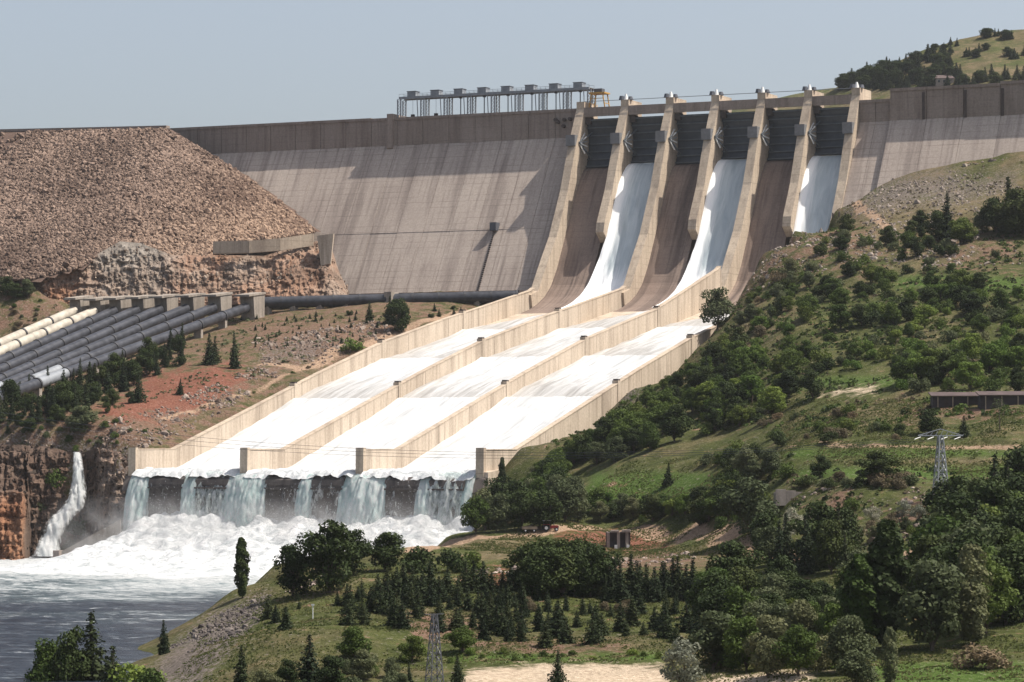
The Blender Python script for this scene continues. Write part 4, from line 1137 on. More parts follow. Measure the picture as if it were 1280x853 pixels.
def hill_hit(px, py):
    a, b, c = project(HP.reshape(-1, 3)); k = np.argmin((a - px) ** 2 + (b - py) ** 2); return HP.reshape(-1, 3)[k]

# ================================================================== plants
def leaves(P, Nn, size, rg):
    n = len(P); Nn = Nn / (np.linalg.norm(Nn, axis=1)[:, None] + 1e-9)
    r = rg.normal(size=(n, 3)); t = np.cross(Nn, r); t /= np.linalg.norm(t, axis=1)[:, None] + 1e-9; b = np.cross(Nn, t)
    s = size[:, None]
    asp = rg.uniform(0.55, 1.0, n)[:, None]
    V = np.stack([P - t * s - b * s * asp * 0.6, P + t * s * 0.7 - b * s * asp, P + t * s + b * s * asp * 0.7, P - t * s * 0.6 + b * s * asp], 1)
    return V.reshape(-1, 3), np.arange(n * 4).reshape(n, 4)
def lobes_crown(rg, lobes, per, ls, up=0.25):
    Ps, Ns, Ss = [], [], []
    for cx, cy, cz, r, rz in lobes:
        n = int(per * r * r / 0.04)
        d = rg.normal(size=(n, 3)); d /= np.linalg.norm(d, axis=1)[:, None]
        rad = rg.uniform(0.62, 1.06, n)[:, None]
        P = np.array([cx, cy, cz]) + d * rad * np.array([r, r, rz])
        k = P[:, 2] > 0.02
        Ps.append(P[k]); Ns.append((d * 0.8 + rg.normal(0, 0.55, (n, 3)) + np.array([0, 0, up]))[k]); Ss.append(rg.uniform(0.6, 1.25, n)[k] * ls)
    return leaves(np.concatenate(Ps), np.concatenate(Ns), np.concatenate(Ss), rg)
def trunk_mesh(name, limbs, r0=0.022, h=0.5):
    m = MB(); m.tube((0, 0, -0.03), (0.01, 0, h), r0, r0 * 0.6, 7)
    for a, b, r in limbs: m.tube(a, b, r, r * 0.35, 5)
    return m.mesh(name, M['bark'])
def proto_broad(seed, wid, mat, nl=20, base=0.05, per=270, ls=0.023):
    rg = np.random.default_rng(seed); lob = []; limbs = []
    for k in range(nl):
        t = rg.uniform(0, 2 * math.pi); z = base + 0.12 + (0.80 - base) * rg.uniform(0.0, 1.0) ** 0.85
        env = math.sin(math.pi * min(1, max(0.08, (z - base + 0.06) / (1.06 - base)))) ** 0.6
        rr = wid * env * rg.uniform(0.25, 0.78); r = rg.uniform(0.12, 0.20) * (0.75 + 0.35 * env)
        lob.append((rr * math.cos(t), rr * math.sin(t), z, r, r * rg.uniform(0.7, 0.95)))
        if k % 3 == 0: limbs.append(((0, 0, base * rg.uniform(0.6, 1.3)), (rr * math.cos(t) * 0.9, rr * math.sin(t) * 0.9, z), 0.011))
    lob.append((0, 0, 0.86, 0.13, 0.13))
    V, F_ = lobes_crown(rg, lob, per, ls)
    V[:, 2] *= 1.0 / V[:, 2].max()
    return mesh_np('crown', V, F_, M[mat]), trunk_mesh('trunk', limbs)
def proto_bush(seed, mat, wid=0.8, nl=11, per=190, ls=0.042, base=0.0):
    rg = np.random.default_rng(seed); lob = []
    for k in range(nl):
        t = rg.uniform(0, 2 * math.pi); rr = wid * math.sqrt(rg.uniform(0, 1)) * 0.62; r = rg.uniform(0.2, 0.34)
        lob.append((rr * math.cos(t), rr * math.sin(t), rg.uniform(0.15, 0.72) * (1 - 0.45 * rr / wid), r, r * 0.9))
    V, F_ = lobes_crown(rg, lob, per * 0.35, ls)
    V[:, 2] *= 1.0 / V[:, 2].max()
    return mesh_np('bush', V, F_, M[mat])
def proto_conifer(seed, wid, mat, whorls=19, per=9, ls=0.020, base=0.06, power=0.9):
    rg = np.random.default_rng(seed); Ps, Ns, Ss = [], [], []
    for w in range(whorls):
        f = w / (whorls - 1); z = base + (0.97 - base) * f
        R = wid * (1 - f) ** power * rg.uniform(0.8, 1.12) + 0.012
        nb = max(4, int(per * (1 - 0.5 * f)))
        for b in range(nb):
            t = 2 * math.pi * (b + rg.uniform(-0.35, 0.35)) / nb + w * 0.7; L = R * rg.uniform(0.72, 1.12)
            n = max(3, int(L / wid * 13)); u = rg.uniform(0.12, 1, n)
            P = np.stack([np.cos(t) * L * u, np.sin(t) * L * u, z - 0.10 * wid * u + 0.22 * wid * (u ** 2) * 0.3 + 0 * u], 1) + rg.normal(0, 0.013, (n, 3))
            Ps.append(P); Ns.append(np.stack([0.6 * np.cos(t) + 0 * u, 0.6 * np.sin(t) + 0 * u, 0.7 + 0 * u], 1) + rg.normal(0, 0.5, (n, 3))); Ss.append(rg.uniform(0.7, 1.3, n) * ls * (1.15 - 0.5 * f))
    V, F_ = leaves(np.concatenate(Ps), np.concatenate(Ns), np.concatenate(Ss), rg)
    V[:, 2] = np.maximum(V[:, 2], 0.0)
    V[:, 2] *= 1.0 / V[:, 2].max()
    return mesh_np('crown', V, F_, M[mat]), trunk_mesh('trunk', [], 0.018, 0.9)
def proto_poplar(seed, wid, mat, n=5200, ls=0.016, base=0.06):
    rg = np.random.default_rng(seed)
    z = rg.uniform(base, 1, n); prof = np.sin(math.pi * np.clip((z - base + 0.04) / (1.08 - base), 0, 1)) ** 0.55
    t = rg.uniform(0, 2 * math.pi, n); lump = 1 + 0.3 * np.sin(3 * t + 14 * z) * np.sin(9 * z + seed) + 0.18 * np.sin(31 * z + 2 * t)
    r = wid * prof * lump * rg.uniform(0.5, 1.08, n) ** 0.7
    P = np.stack([r * np.cos(t), r * np.sin(t), z], 1)
    V, F_ = leaves(P, np.stack([np.cos(t), np.sin(t), 0.4 + 0 * t], 1) + rg.normal(0, 0.5, (n, 3)), rg.uniform(0.6, 1.3, n) * ls, rg)
    V[:, 2] *= 1.0 / V[:, 2].max()
    return mesh_np('crown', V, F_, M[mat]), trunk_mesh('trunk', [((0, 0, 0.3), (0.03, 0.02, 0.7), 0.01)], 0.016, 0.8)
PROTO = {}
for nm, wid, mat in (('broad_dark', 0.42, 'leafdark'), ('broad_mid', 0.44, 'leafmid'), ('broad_bright', 0.46, 'leafbright'), ('broad_grey', 0.40, 'leafgrey')):
    PROTO[nm] = [proto_broad(10 + 7 * k + hash_ , wid * f, mat, 19 + 3 * k) for k, (f, hash_) in enumerate(((1.0, len(nm)), (0.86, len(nm) + 40), (1.15, len(nm) + 80)))]
PROTO['broad_pale'] = [proto_broad(301, 0.42, 'leafpale', 15, 0.08, 190), proto_broad(302, 0.5, 'leafpale', 16, 0.08, 170)]
PROTO['sparse'] = [proto_broad(311, 0.42, 'leafgrey', 12, 0.25, 60, 0.017), proto_broad(312, 0.36, 'leafgrey', 10, 0.25, 55, 0.017)]
PROTO['conifer'] = [proto_conifer(21 + k, w, 'leafcon', 20, 13, 0.027, 0.0, p) for k, (w, p) in enumerate(((0.27, 0.75), (0.23, 0.7), (0.31, 0.85), (0.20, 0.6)))]
PROTO['spruce'] = [proto_conifer(41 + k, w, 'leafcon', 26, 13, 0.021, 0.02, 0.9) for k, w in enumerate((0.23, 0.19, 0.27))]
PROTO['pine'] = [proto_broad(61 + k, 0.36, 'leafdark', 24, 0.04, 300, 0.02) for k in range(2)]
PROTO['poplar'] = [proto_poplar(71, 0.11, 'leafdark'), proto_poplar(72, 0.135, 'leafmid'), proto_poplar(73, 0.10, 'leafcon')]
PROTO['poplar_pale'] = [proto_poplar(75, 0.17, 'leafgrey', 3000), proto_poplar(76, 0.14, 'leafgrey', 2800)]
for nm, mat in (('bush_dark', 'leafdark'), ('bush_mid', 'leafmid'), ('bush_bright', 'leafbright'), ('bush_grey', 'leafgrey'), ('bush_brown', 'leafbrown')):
    PROTO[nm] = [proto_bush(81 + k + len(nm) * 3, mat, w) for k, w in enumerate((0.8, 1.0, 0.65))]
KINDS = {'broad_grey': 'grey_leaf_tree', 'broad_pale': 'grey_leaf_tree', 'broad': 'broadleaf_tree', 'spars': 'sparse_tree', 'conif': 'conifer_tree', 'spruc': 'spruce_tree', 'pine': 'pine_tree', 'popla': 'poplar_tree', 'bush_': 'bush'}  # grey and pale crowns are plain broadleaf trees of unknown species
TREES = []
TR = random.Random(99)
def plant_at(pos, kind, h, label, group=None, wide=1.0, v=None):
    var = PROTO[kind]; pm = var[TR.randrange(len(var)) if v is None else v % len(var)]
    name = next(n for k, n in KINDS.items() if kind.startswith(k))
    if kind.startswith('bush'):
        o = link_mesh(name, pm)
        tag(o, label, 'bush', group)
    else:
        o = empty(name, (0, 0, 0), label, 'tree', group)
        link_mesh('crown', pm[0], o); link_mesh('trunk', pm[1], o)
    o.location = (float(pos[0]), float(pos[1]), float(pos[2]) - 0.02 * h)
    o.rotation_euler = (TR.uniform(-0.04, 0.04), TR.uniform(-0.04, 0.04), TR.uniform(0, 6.28))
    w = wide * TR.uniform(0.9, 1.12)
    o.scale = (h * w, h * w, h)
    TREES.append(o); return o
def plant(px, py, hpx, kind, label, group=None, wide=1.0, v=None):
    q = ground_hit(px, py)
    if q is None: return None
    D = (q - CAM) @ FWD
    return plant_at(q, kind, hpx * D / FPX, label, group, wide, v)
RIDGE = [(560, 615), (648, 608), (660, 588), (700, 556), (790, 496), (865, 452), (895, 424), (915, 402), (938, 368), (958, 340), (996, 304), (1040, 276)]
def scatter(poly, n, kinds, hm, label, group, seed, mind=6.0, wide=1.0, side=None):
    rg = random.Random(seed); P = []; xs = [p[0] for p in poly]; ys = [p[1] for p in poly]; tries = 0
    while len(P) < n and tries < n * 40:
        tries += 1
        x = rg.uniform(min(xs), max(xs)); y = rg.uniform(min(ys), max(ys))
        if not in_poly(np.array([x]), np.array([y]), poly)[0]: continue
        if any(abs(x - a) < mind and abs(y - b) < mind * 0.55 for a, b in P): continue
        q = ground_hit(x, y)
        if q is None or q[2] < 1.0: continue
        if side == 'R' and q[0] < 124.5: continue
        if side == 'L' and q[0] > -3: continue
        k = kinds[rg.randrange(len(kinds))]
        h = rg.uniform(*hm) * (0.55 if k.startswith('bush') else 1.0); ppm = FPX / ((q - CAM) @ FWD)
        if side == 'R' and x < 1040:          # growth stays below the chute wall it stands beside
            lim = (y - np.interp(x, [a for a, b in RIDGE], [b for a, b in RIDGE])) / ppm
            if lim < 1.2: continue
            h = min(h, lim * rg.uniform(0.8, 1.0))
        if 1146 < x < 1200 and 600 < y < 690 and (y - h * ppm) < 612: continue
        P.append((x, y))
        plant_at(q, k, h, label(k) if callable(label) else label, group, wide)

# ---- single trees that stand out
S = [
 (303, 748, 78, 'poplar', 'slim dark poplar standing alone on the river promontory', 1.0, 0),
 (366, 746, 68, 'pine', 'dark pine with pale top beside the large dark tree by the foam', 1.0, 0),
 (412, 742, 94, 'pine', 'largest dark bushy pine in front of the white foam', 1.05, 1),
 (442, 720, 60, 'broad_dark', 'dark tree touching the right side of the largest pine', 1.0, 0),
 (482, 716, 52, 'broad_dark', 'round dark tree in front of the foam, between pine and sparse tree', 1.25, 1),
 (520, 716, 34, 'bush_dark', 'wide dark bush below the sparse tree by the foam', 1.3, 0),
 (556, 716, 32, 'bush_dark', 'dark bush at the left end of the dirt track', 1.2, 1),
 (590, 714, 26, 'bush_mid', 'green bush below the dirt track near its left end', 1.2, 2),
 (533, 681, 40, 'sparse', 'thin sparse tree with see-through crown before the foam', 1.0, 0),
 (628, 628, 56, 'poplar', 'narrow dark cypress against the end of the right chute wall', 0.8, 2),
 (897, 412, 54, 'broad_grey', 'round grey-green tree standing out against the white chute water', 0.95, 0),
 (918, 360, 14, 'bush_grey', 'small bush at the head of the right chute bay', 1.2, 1),
 (835, 608, 28, 'conifer', 'dark conical tree with long shadow on the grassy mound', 1.3, 0),
 (205, 818, 44, 'conifer', 'small dark tree alone at the water edge of the promontory', 0.9, 1),
 (1183, 300, 62, 'spruce', 'spiky dark spruce on the bare upper hillside below the abutment', 1.2, 0),
 (1172, 302, 40, 'broad_dark', 'dark tree leaning on the spiky spruce of the upper hillside', 1.0, 1),
 (1200, 306, 36, 'broad_mid', 'green tree right of the spiky spruce on the upper hillside', 1.1, 2),
 (1262, 290, 70, 'spruce', 'tallest dark conifer at the right edge of the upper hillside', 1.3, 1),
 (1245, 292, 48, 'broad_dark', 'dark tree left of the tallest conifer near the right edge', 1.1, 0),
 (1278, 296, 62, 'broad_dark', 'dark tree cut by the right edge of the upper hillside', 1.1, 2),
 (1228, 292, 30, 'broad_grey', 'grey-green tree beside the dark clump of the upper hillside', 1.1, 0),
 (1016, 498, 38, 'broad_dark', 'dark round tree on the edge of the bright terrace strip', 1.1, 0),
 (1162, 545, 34, 'broad_dark', 'dark tree directly behind the pale lattice pylon', 1.2, 1),
 (1205, 545, 26, 'conifer', 'small dark tree with shadow right of the pale lattice pylon', 1.5, 0),
 (1250, 540, 44, 'sparse', 'crooked thin tree on the slope below the long shed', 0.8, 1),
 (1098, 602, 40, 'broad_dark', 'wide dark tree on the lower green terrace', 1.6, 2),
 (1025, 598, 30, 'broad_dark', 'small round dark tree at the left end of the green terrace', 1.3, 0),
 (978, 557, 20, 'bush_dark', 'dark round bush above the left end of the green terrace', 1.2, 0),
 (1105, 812, 165, 'poplar', 'very tall dark columnar poplar in the right foreground', 1.1, 0),
 (1075, 815, 125, 'poplar', 'tall dark poplar touching the left of the tallest columnar one', 1.15, 1),
 (1165, 815, 118, 'broad_grey', 'large rounded grey-green tree right of the tallest poplar', 1.1, 1),
 (1215, 808, 130, 'poplar_pale', 'pale green slender poplar in the right foreground', 1.0, 0),
 (1113, 862, 80, 'poplar_pale', 'small pale columnar tree standing by the bottom edge', 0.8, 1),
 (1073, 866, 55, 'broad_grey', 'low grey-green tree at the bottom edge, left of pale column', 1.2, 0),
 (1228, 836, 32, 'bush_brown', 'dry brown round shrub on the grass at bottom right', 1.6, 0),
 (855, 866, 70, 'broad_pale', 'silvery pale shrub tree at the bottom edge beside the sand', 1.0, 0),
 (1020, 690, 52, 'broad_pale', 'silver-leaved tree behind the right end of the track', 1.1, 1),
 (985, 680, 46, 'broad_pale', 'white-flowering tree at the bend of the track', 1.0, 0),
 (940, 672, 78, 'broad_grey', 'large grey-green tree beside the ruined wall', 1.15, 0),
 (915, 742, 68, 'broad_dark', 'large dome-shaped dark tree at the right end of conifer row', 1.25, 2),
 (697, 858, 46, 'spruce', 'layered dark spruce standing on the sand at the bottom edge', 1.25, 2),
 (572, 858, 42, 'spruce', 'dark spruce at the bottom edge right of the lattice tower', 1.2, 0),
 (512, 860, 34, 'spruce', 'dark spruce at the bottom edge left of the lattice tower', 1.1, 1),
 (301, 860, 54, 'conifer', 'dark narrow conifer at the bottom edge of the promontory', 1.0, 1),
 (386, 858, 68, 'spruce', 'tallest dark spruce at the foot of the planted slope', 1.4, 0),
 (412, 862, 44, 'broad_dark', 'dark bushy tree right of the tallest foot-slope spruce', 1.1, 1),
 (360, 862, 40, 'broad_dark', 'dark bushy tree left of the tallest foot-slope spruce', 1.0, 0),
 (445, 826, 44, 'broad_mid', 'round green tree among the planted conifers near the bottom', 1.35, 1),
 (515, 828, 34, 'broad_mid', 'small round green tree left of the lattice tower', 1.3, 0),
 (578, 815, 34, 'broad_mid', 'small round green tree right of the lattice tower', 1.3, 2),
 (115, 868, 108, 'spruce', 'tallest dark spruce at the bottom left before the river', 1.25, 0),
 (92, 872, 92, 'broad_dark', 'dark bushy tree left of the tallest bottom-left spruce', 0.8, 0),
 (140, 872, 66, 'spruce', 'dark spruce right of the tallest bottom-left spruce', 1.5, 2),
 (63, 874, 78, 'broad_mid', 'green tree at the far bottom left before the river', 0.9, 1),
 (45, 878, 50, 'bush_mid', 'green bush at the bottom left corner before the river', 1.0, 0),
 (170, 866, 40, 'bush_bright', 'bright green bush on the near bank at bottom left', 1.3, 1),
 (187, 868, 34, 'bush_mid', 'low green bush between bottom-left trees and the promontory', 1.3, 2),
 (262, 456, 42, 'spruce', 'taller left spruce of the pair beside the penstocks', 1.0, 0),
 (294, 461, 46, 'spruce', 'taller right spruce of the pair beside the penstocks', 1.0, 1),
 (268, 454, 34, 'conifer', 'narrow conifer touching the left spruce of the pair', 1.0, 0),
 (173, 503, 40, 'spruce', 'dark spruce at the left edge of the red earth patch', 1.0, 2),
 (225, 494, 20, 'conifer', 'small conifer standing alone on the red earth patch', 1.2, 0),
 (498, 416, 44, 'pine', 'dark tree in front of the supply pipe pillar', 0.9, 0),
 (488, 405, 36, 'conifer', 'dark conifer left of the supply pipe pillar', 1.0, 2),
 (462, 402, 26, 'conifer', 'small dark conifer before the level supply pipe', 1.0, 1),
 (440, 440, 18, 'bush_bright', 'bright green bush beside the left chute wall', 1.3, 0),
 (385, 293, 15, 'bush_grey', 'grey-green bush at the corner of embankment and dam', 1.2, 0),
 (8, 372, 28, 'broad_dark', 'dark tree at the left edge under the embankment', 1.1, 0),
 (34, 372, 24, 'broad_grey', 'grey-green tree at the foot of the embankment', 1.2, 1),
 (20, 374, 20, 'broad_dark', 'dark low tree between two trees under the embankment', 1.2, 2),
 (100, 542, 36, 'broad_grey', 'grey-green tree on the cliff above the side waterfall', 1.4, 0),
 (75, 610, 26, 'bush_mid', 'green bush growing on the cliff left of the waterfall', 1.2, 0),
 (48, 650, 22, 'bush_grey', 'grey-green bush on the low cliff left of the waterfall', 1.4, 1),
 (100, 668, 24, 'bush_dark', 'dark bush between the side waterfall and guide wall', 1.3, 2),
]
for px, py, h, kind, lab, wd, v in S:
    plant(px, py, h, kind, lab, None, wd, v)
q = ony(117, 162, -3); plant_at((q[0], -3, 175.6), 'bush_dark', 1.8, 'tiny dark bush on the embankment crest', None, 1.3)

# ---- groves and scattered growth
bl = lambda where: (lambda k: {'broad_dark': 'dark green tree ', 'broad_mid': 'mid green tree ', 'broad_bright': 'bright green tree ', 'broad_grey': 'grey-green tree ', 'broad_pale': 'silvery tree ', 'bush_dark': 'dark green bush ', 'bush_mid': 'green bush ',
     'bush_bright': 'bright green bush ', 'bush_grey': 'grey-green bush ', 'bush_brown': 'dry brown bush ', 'conifer': 'dark conifer ', 'spruce': 'dark spruce ', 'pine': 'dark pine ', 'poplar': 'dark columnar poplar ', 'poplar_pale': 'pale columnar poplar ', 'sparse': 'thin sparse tree '}[k] + where)
D_, Mi, Br, Gr, Pa = 'broad_dark', 'broad_mid', 'broad_bright', 'broad_grey', 'broad_pale'
bD, bM_, bB, bG, bN = 'bush_dark', 'bush_mid', 'bush_bright', 'bush_grey', 'bush_brown'
scatter([(570, 655), (650, 640), (735, 640), (720, 660), (640, 668), (560, 670)], 16, [Gr, Mi, Gr, D_], (8, 13), bl('in the grove behind the tractor'), 'grove behind the tractor', 1, 9)
scatter([(600, 640), (640, 600), (700, 590), (700, 640), (620, 655)], 18, [Gr, Gr, D_, Mi], (8, 13), bl('in the grove at the end of the chute wall'), 'grove at the chute end', 2, 9, 1, 'R')
scatter([(640, 585), (700, 545), (790, 530), (860, 545), (800, 575), (740, 582), (680, 610)], 30, [D_, D_, Mi, Gr, Mi], (6.5, 11), bl('in the wood above the grassy mound'), 'wood above the mound', 3, 9, 1.1, 'R')
scatter([(720, 535), (790, 480), (880, 430), (930, 440), (900, 530), (800, 540)], 64, [D_, bD, bM_, Mi, 'conifer', Mi], (5, 9), bl('on the steep slope beside the chute'), 'growth on the slope beside the chute', 4, 8, 1.1, 'R')
scatter([(870, 430), (910, 380), (960, 340), (1000, 350), (960, 430), (920, 450)], 34, [bG, bD, bM_, bG, Gr, bN], (4.5, 8), bl('on the dry slope above the chute'), 'growth on the dry slope above the chute', 5, 8, 1.1, 'R')
scatter([(950, 340), (1000, 290), (1090, 280), (1150, 300), (1140, 350), (1000, 380)], 30, [bG, bD, Gr, bM_, D_, bM_], (4.5, 8.5), bl('on the upper slope below the road'), 'shrubs on the upper slope', 6, 9, 1.1, 'R')
scatter([(1110, 290), (1280, 270), (1280, 345), (1120, 345)], 24, [bD, bG, bM_, D_, Mi], (4.5, 8), bl('on the open upper right hillside'), 'shrubs on the open upper right hillside', 7, 10, 1.1, 'R')
scatter([(960, 390), (1090, 350), (1280, 365), (1280, 450), (1000, 470), (940, 450)], 104, [D_, Mi, bD, bM_, Br, bB, Mi, bG], (4.5, 8.5), bl('in the dense wooded middle of the hillside'), 'wood in the middle of the hillside', 8, 8, 1.15, 'R')
scatter([(880, 480), (960, 450), (1000, 460), (990, 500), (960, 530), (880, 545)], 40, [D_, Mi, bB, bM_, Br], (5, 8.5), bl('in the wooded hollow left of the terraces'), 'wood left of the terraces', 9, 8, 1.15, 'R')
scatter([(1090, 450), (1280, 445), (1280, 492), (1120, 492)], 40, [Mi, Br, D_, bM_, bB, bG], (4.5, 8.5), bl('in the tree belt above the long shed'), 'tree belt above the shed', 10, 9, 1.15, 'R')
scatter([(930, 515), (1040, 515), (1130, 530), (1130, 552), (960, 556)], 26, [bD, bN, bG, bM_, bN], (3, 6), bl('on the rough bank between terraces'), 'shrubs between the terraces', 11, 7, 1.2, 'R')
scatter([(870, 560), (985, 570), (985, 610), (900, 620)], 20, [bD, Gr, bM_, bD, bG], (5, 8), bl('left of the green terraces'), 'growth left of the terraces', 12, 9, 1.1, 'R')
scatter([(860, 620), (960, 640), (960, 668), (860, 665)], 14, [Gr, Mi, bM_, D_], (5, 9), bl('behind the bend of the track'), 'trees behind the track bend', 13, 9, 1.1, 'R')
scatter([(735, 640), (860, 640), (850, 660), (740, 655)], 16, [Mi, bM_, D_, Br, bB, Gr], (4, 7.5), bl('at the foot of the grassy mound'), 'trees at the foot of the mound', 14, 9, 1.1, 'R')
scatter([(1000, 640), (1160, 640), (1160, 680), (1040, 684)], 16, [bN, bG, bM_, Gr, Pa], (3, 6), bl('on the rough bank behind the tall poplars'), 'growth behind the poplars', 15, 9, 1.1, 'R')
scatter([(1000, 603), (1160, 603), (1160, 612), (1000, 612)], 12, [bN, bG, bD], (3.0, 5.5), bl('along the lower terrace edge'), 'bushes along the terrace edge', 16, 10, 1.3, 'R')
scatter([(1175, 690), (1280, 655), (1280, 745), (1180, 745)], 26, [D_, 'pine', Mi, 'pine', 'spruce'], (12, 18), bl('in the dark wood at the right edge'), 'dark wood at the right edge', 17, 14, 1.0, 'R')
scatter([(1160, 700), (1280, 700), (1280, 800), (1160, 790)], 24, [D_, Mi, D_, Gr, 'pine'], (10, 15), bl('in the right foreground wood'), 'right foreground wood', 18, 14, 1.05, 'R')
scatter([(880, 760), (960, 745), (1080, 745), (1080, 800), (960, 815), (890, 800)], 32, [Mi, Gr, D_, 'pine', Mi, D_], (5.5, 9), bl('in the foreground wood left of the tall poplars'), 'foreground wood left of the poplars', 19, 13, 1.05, 'R')
scatter([(890, 805), (1060, 812), (1060, 850), (890, 850)], 22, [Gr, bM_, Mi, bG, bB], (5, 9), bl('along the bottom right of centre'), 'growth along the bottom right', 20, 12, 1.05, 'R')
scatter([(960, 700), (1060, 700), (1060, 720), (960, 722)], 12, ['spruce', D_, 'spruce', Gr], (8, 13), bl('in the conifer clump below the track bend'), 'conifers below the track bend', 21, 10, 1.0, 'R')
scatter([(655, 737), (745, 737), (745, 750), (655, 750)], 14, [D_, D_, 'pine', 'spruce'], (7.5, 9.8), bl('in the dark clump left of the conifer row'), 'dark clump left of the conifer row', 22, 11, 1.1, 'R')
for k, x in enumerate(range(762, 884, 8)):
    plant(x + TR.uniform(-3, 3), 748 + TR.uniform(-7, 6), TR.uniform(38, 58), 'spruce', 'tall dark conifer in the close row below the pit', 'close row of tall conifers', 1.35)
for k, x in enumerate(range(484, 650, 11)):
    plant(x + TR.uniform(-3, 3), 742 + TR.uniform(-8, 8), TR.uniform(24, 42), 'conifer', 'planted conifer in the upper row left of the dark clump', 'upper row of planted conifers', 1.4)
scatter([(420, 748), (480, 742), (650, 748), (660, 775), (560, 790), (430, 790)], 44, ['conifer'], (2.4, 5.2), 'planted young conifer on the middle grass slope', 'young conifers on the middle slope', 23, 9, 1.45, 'R')
scatter([(560, 780), (860, 760), (960, 760), (900, 805), (600, 812)], 44, ['conifer'], (2.0, 5.5), 'planted young conifer on the lower right grass slope', 'young conifers on the lower right slope', 24, 10, 1.45, 'R')
scatter([(640, 745), (900, 745), (880, 770), (650, 770)], 22, ['conifer', 'conifer', bN], (1.8, 4.5), bl('scattered below the conifer row'), 'young conifers below the row', 25, 10, 1.1, 'R')
for px, py, h in ((345, 778, 22), (357, 788, 30), (335, 774, 30), (372, 752, 12), (374, 762, 10), (422, 758, 18), (433, 768, 16), (447, 752, 20)):
    plant(px, py, h, 'conifer', 'young conifer on the open grass right of the rocky bank', 'young conifers near the rocky bank', 1.45)
scatter([(320, 852), (440, 842), (520, 846), (520, 866), (320, 870)], 14, [bG, bM_, Gr, bD], (2.5, 5), bl('along the bottom left of the grass slope'), 'shrubs along the bottom of the slope', 26, 10, 1.1, 'R')
scatter([(560, 818), (840, 815), (840, 829), (560, 830)], 14, [bM_, bB, bM_], (0.9, 2.2), bl('in the strip above the sand'), 'low shrubs above the sand', 27, 9, 1.4, 'R')
# left bank
scatter([(0, 500), (60, 490), (140, 470), (230, 430), (240, 450), (160, 490), (90, 520), (0, 530)], 64, ['conifer', 'spruce', 'spruce', D_, bD], (6, 11), bl('in the thicket along the lowest penstock'), 'thicket along the penstocks', 28, 7, 0.95, 'L')
scatter([(300, 400), (470, 392), (485, 412), (420, 440), (320, 440)], 52, ['conifer'], (1.2, 2.6), 'tiny planted conifer on the brown bank below the supply pipe', 'tiny conifers on the brown bank', 29, 6, 1.3, 'L')
scatter([(430, 392), (640, 385), (600, 396), (440, 402)], 16, ['conifer', bD], (2, 4), bl('along the foot of the supply pipe'), 'growth along the supply pipe', 30, 8, 1.2, 'L')
scatter([(20, 540), (160, 520), (190, 540), (150, 575), (60, 560)], 16, [bG, bM_, bD, bN], (2, 4.5), bl('on the rough ground above the left cliff'), 'bushes above the left cliff', 31, 8, 1.2, 'L')
scatter([(240, 470), (420, 440), (440, 452), (260, 520), (200, 545)], 16, [bG, bN, bM_], (0.8, 2.0), bl('beside the path on the left bank'), 'low bushes by the left path', 32, 8, 1.4, 'L')
scatter([(0, 380), (60, 375), (40, 410), (0, 430)], 10, [bM_, bN, bG], (2, 4), bl('on the green slope left of the cream penstocks'), 'bushes left of the cream penstocks', 33, 8, 1.3, 'L')
scatter([(0, 520), (80, 505), (170, 488), (180, 500), (100, 540), (0, 552)], 26, ['conifer', 'spruce', 'pine', 'pine'], (3.5, 7), bl('in the scrub between thicket and left cliff'), 'scrub between thicket and left cliff', 34, 7, 1.1, 'L')
# conifers on the far hill
HR = random.Random(5)
def hill_tree(px, py, h, lab, grp):
    q = hill_hit(px, py); D = (q - CAM) @ FWD
    plant_at(q, 'spruce' if HR.random() < 0.75 else 'pine', h * D / FPX, lab, grp, 1.6)
for _ in range(170):
    x = HR.uniform(1050, 1205); top = np.interp(x, [1050, 1100, 1150, 1200], [108, 88, 70, 66]); y = HR.uniform(top + 2, 112)
    if x > 1190 and y < 95: continue
    hill_tree(x, y, HR.uniform(12, 20), 'dark conifer in the wood on the far hill slope', 'wood on the far hill')
for x in range(1190, 1285, 6):
    hill_tree(x + HR.uniform(-2, 2), 104 + HR.uniform(-6, 5), HR.uniform(12, 20), 'dark conifer in the belt at the foot of the far hill', 'belt at the foot of the far hill')
for (x, y, n) in ((1240, 46, 6), (1262, 48, 6), (1215, 70, 7), (1262, 70, 6), (1275, 72, 4), (1230, 65, 2), (1190, 56, 3), (1175, 62, 3)):
    for _ in range(n): hill_tree(x + HR.uniform(-8, 8), y + HR.uniform(-2, 3), HR.uniform(8, 14), 'conifer in a small clump on the open far hill', 'small clumps on the far hill')

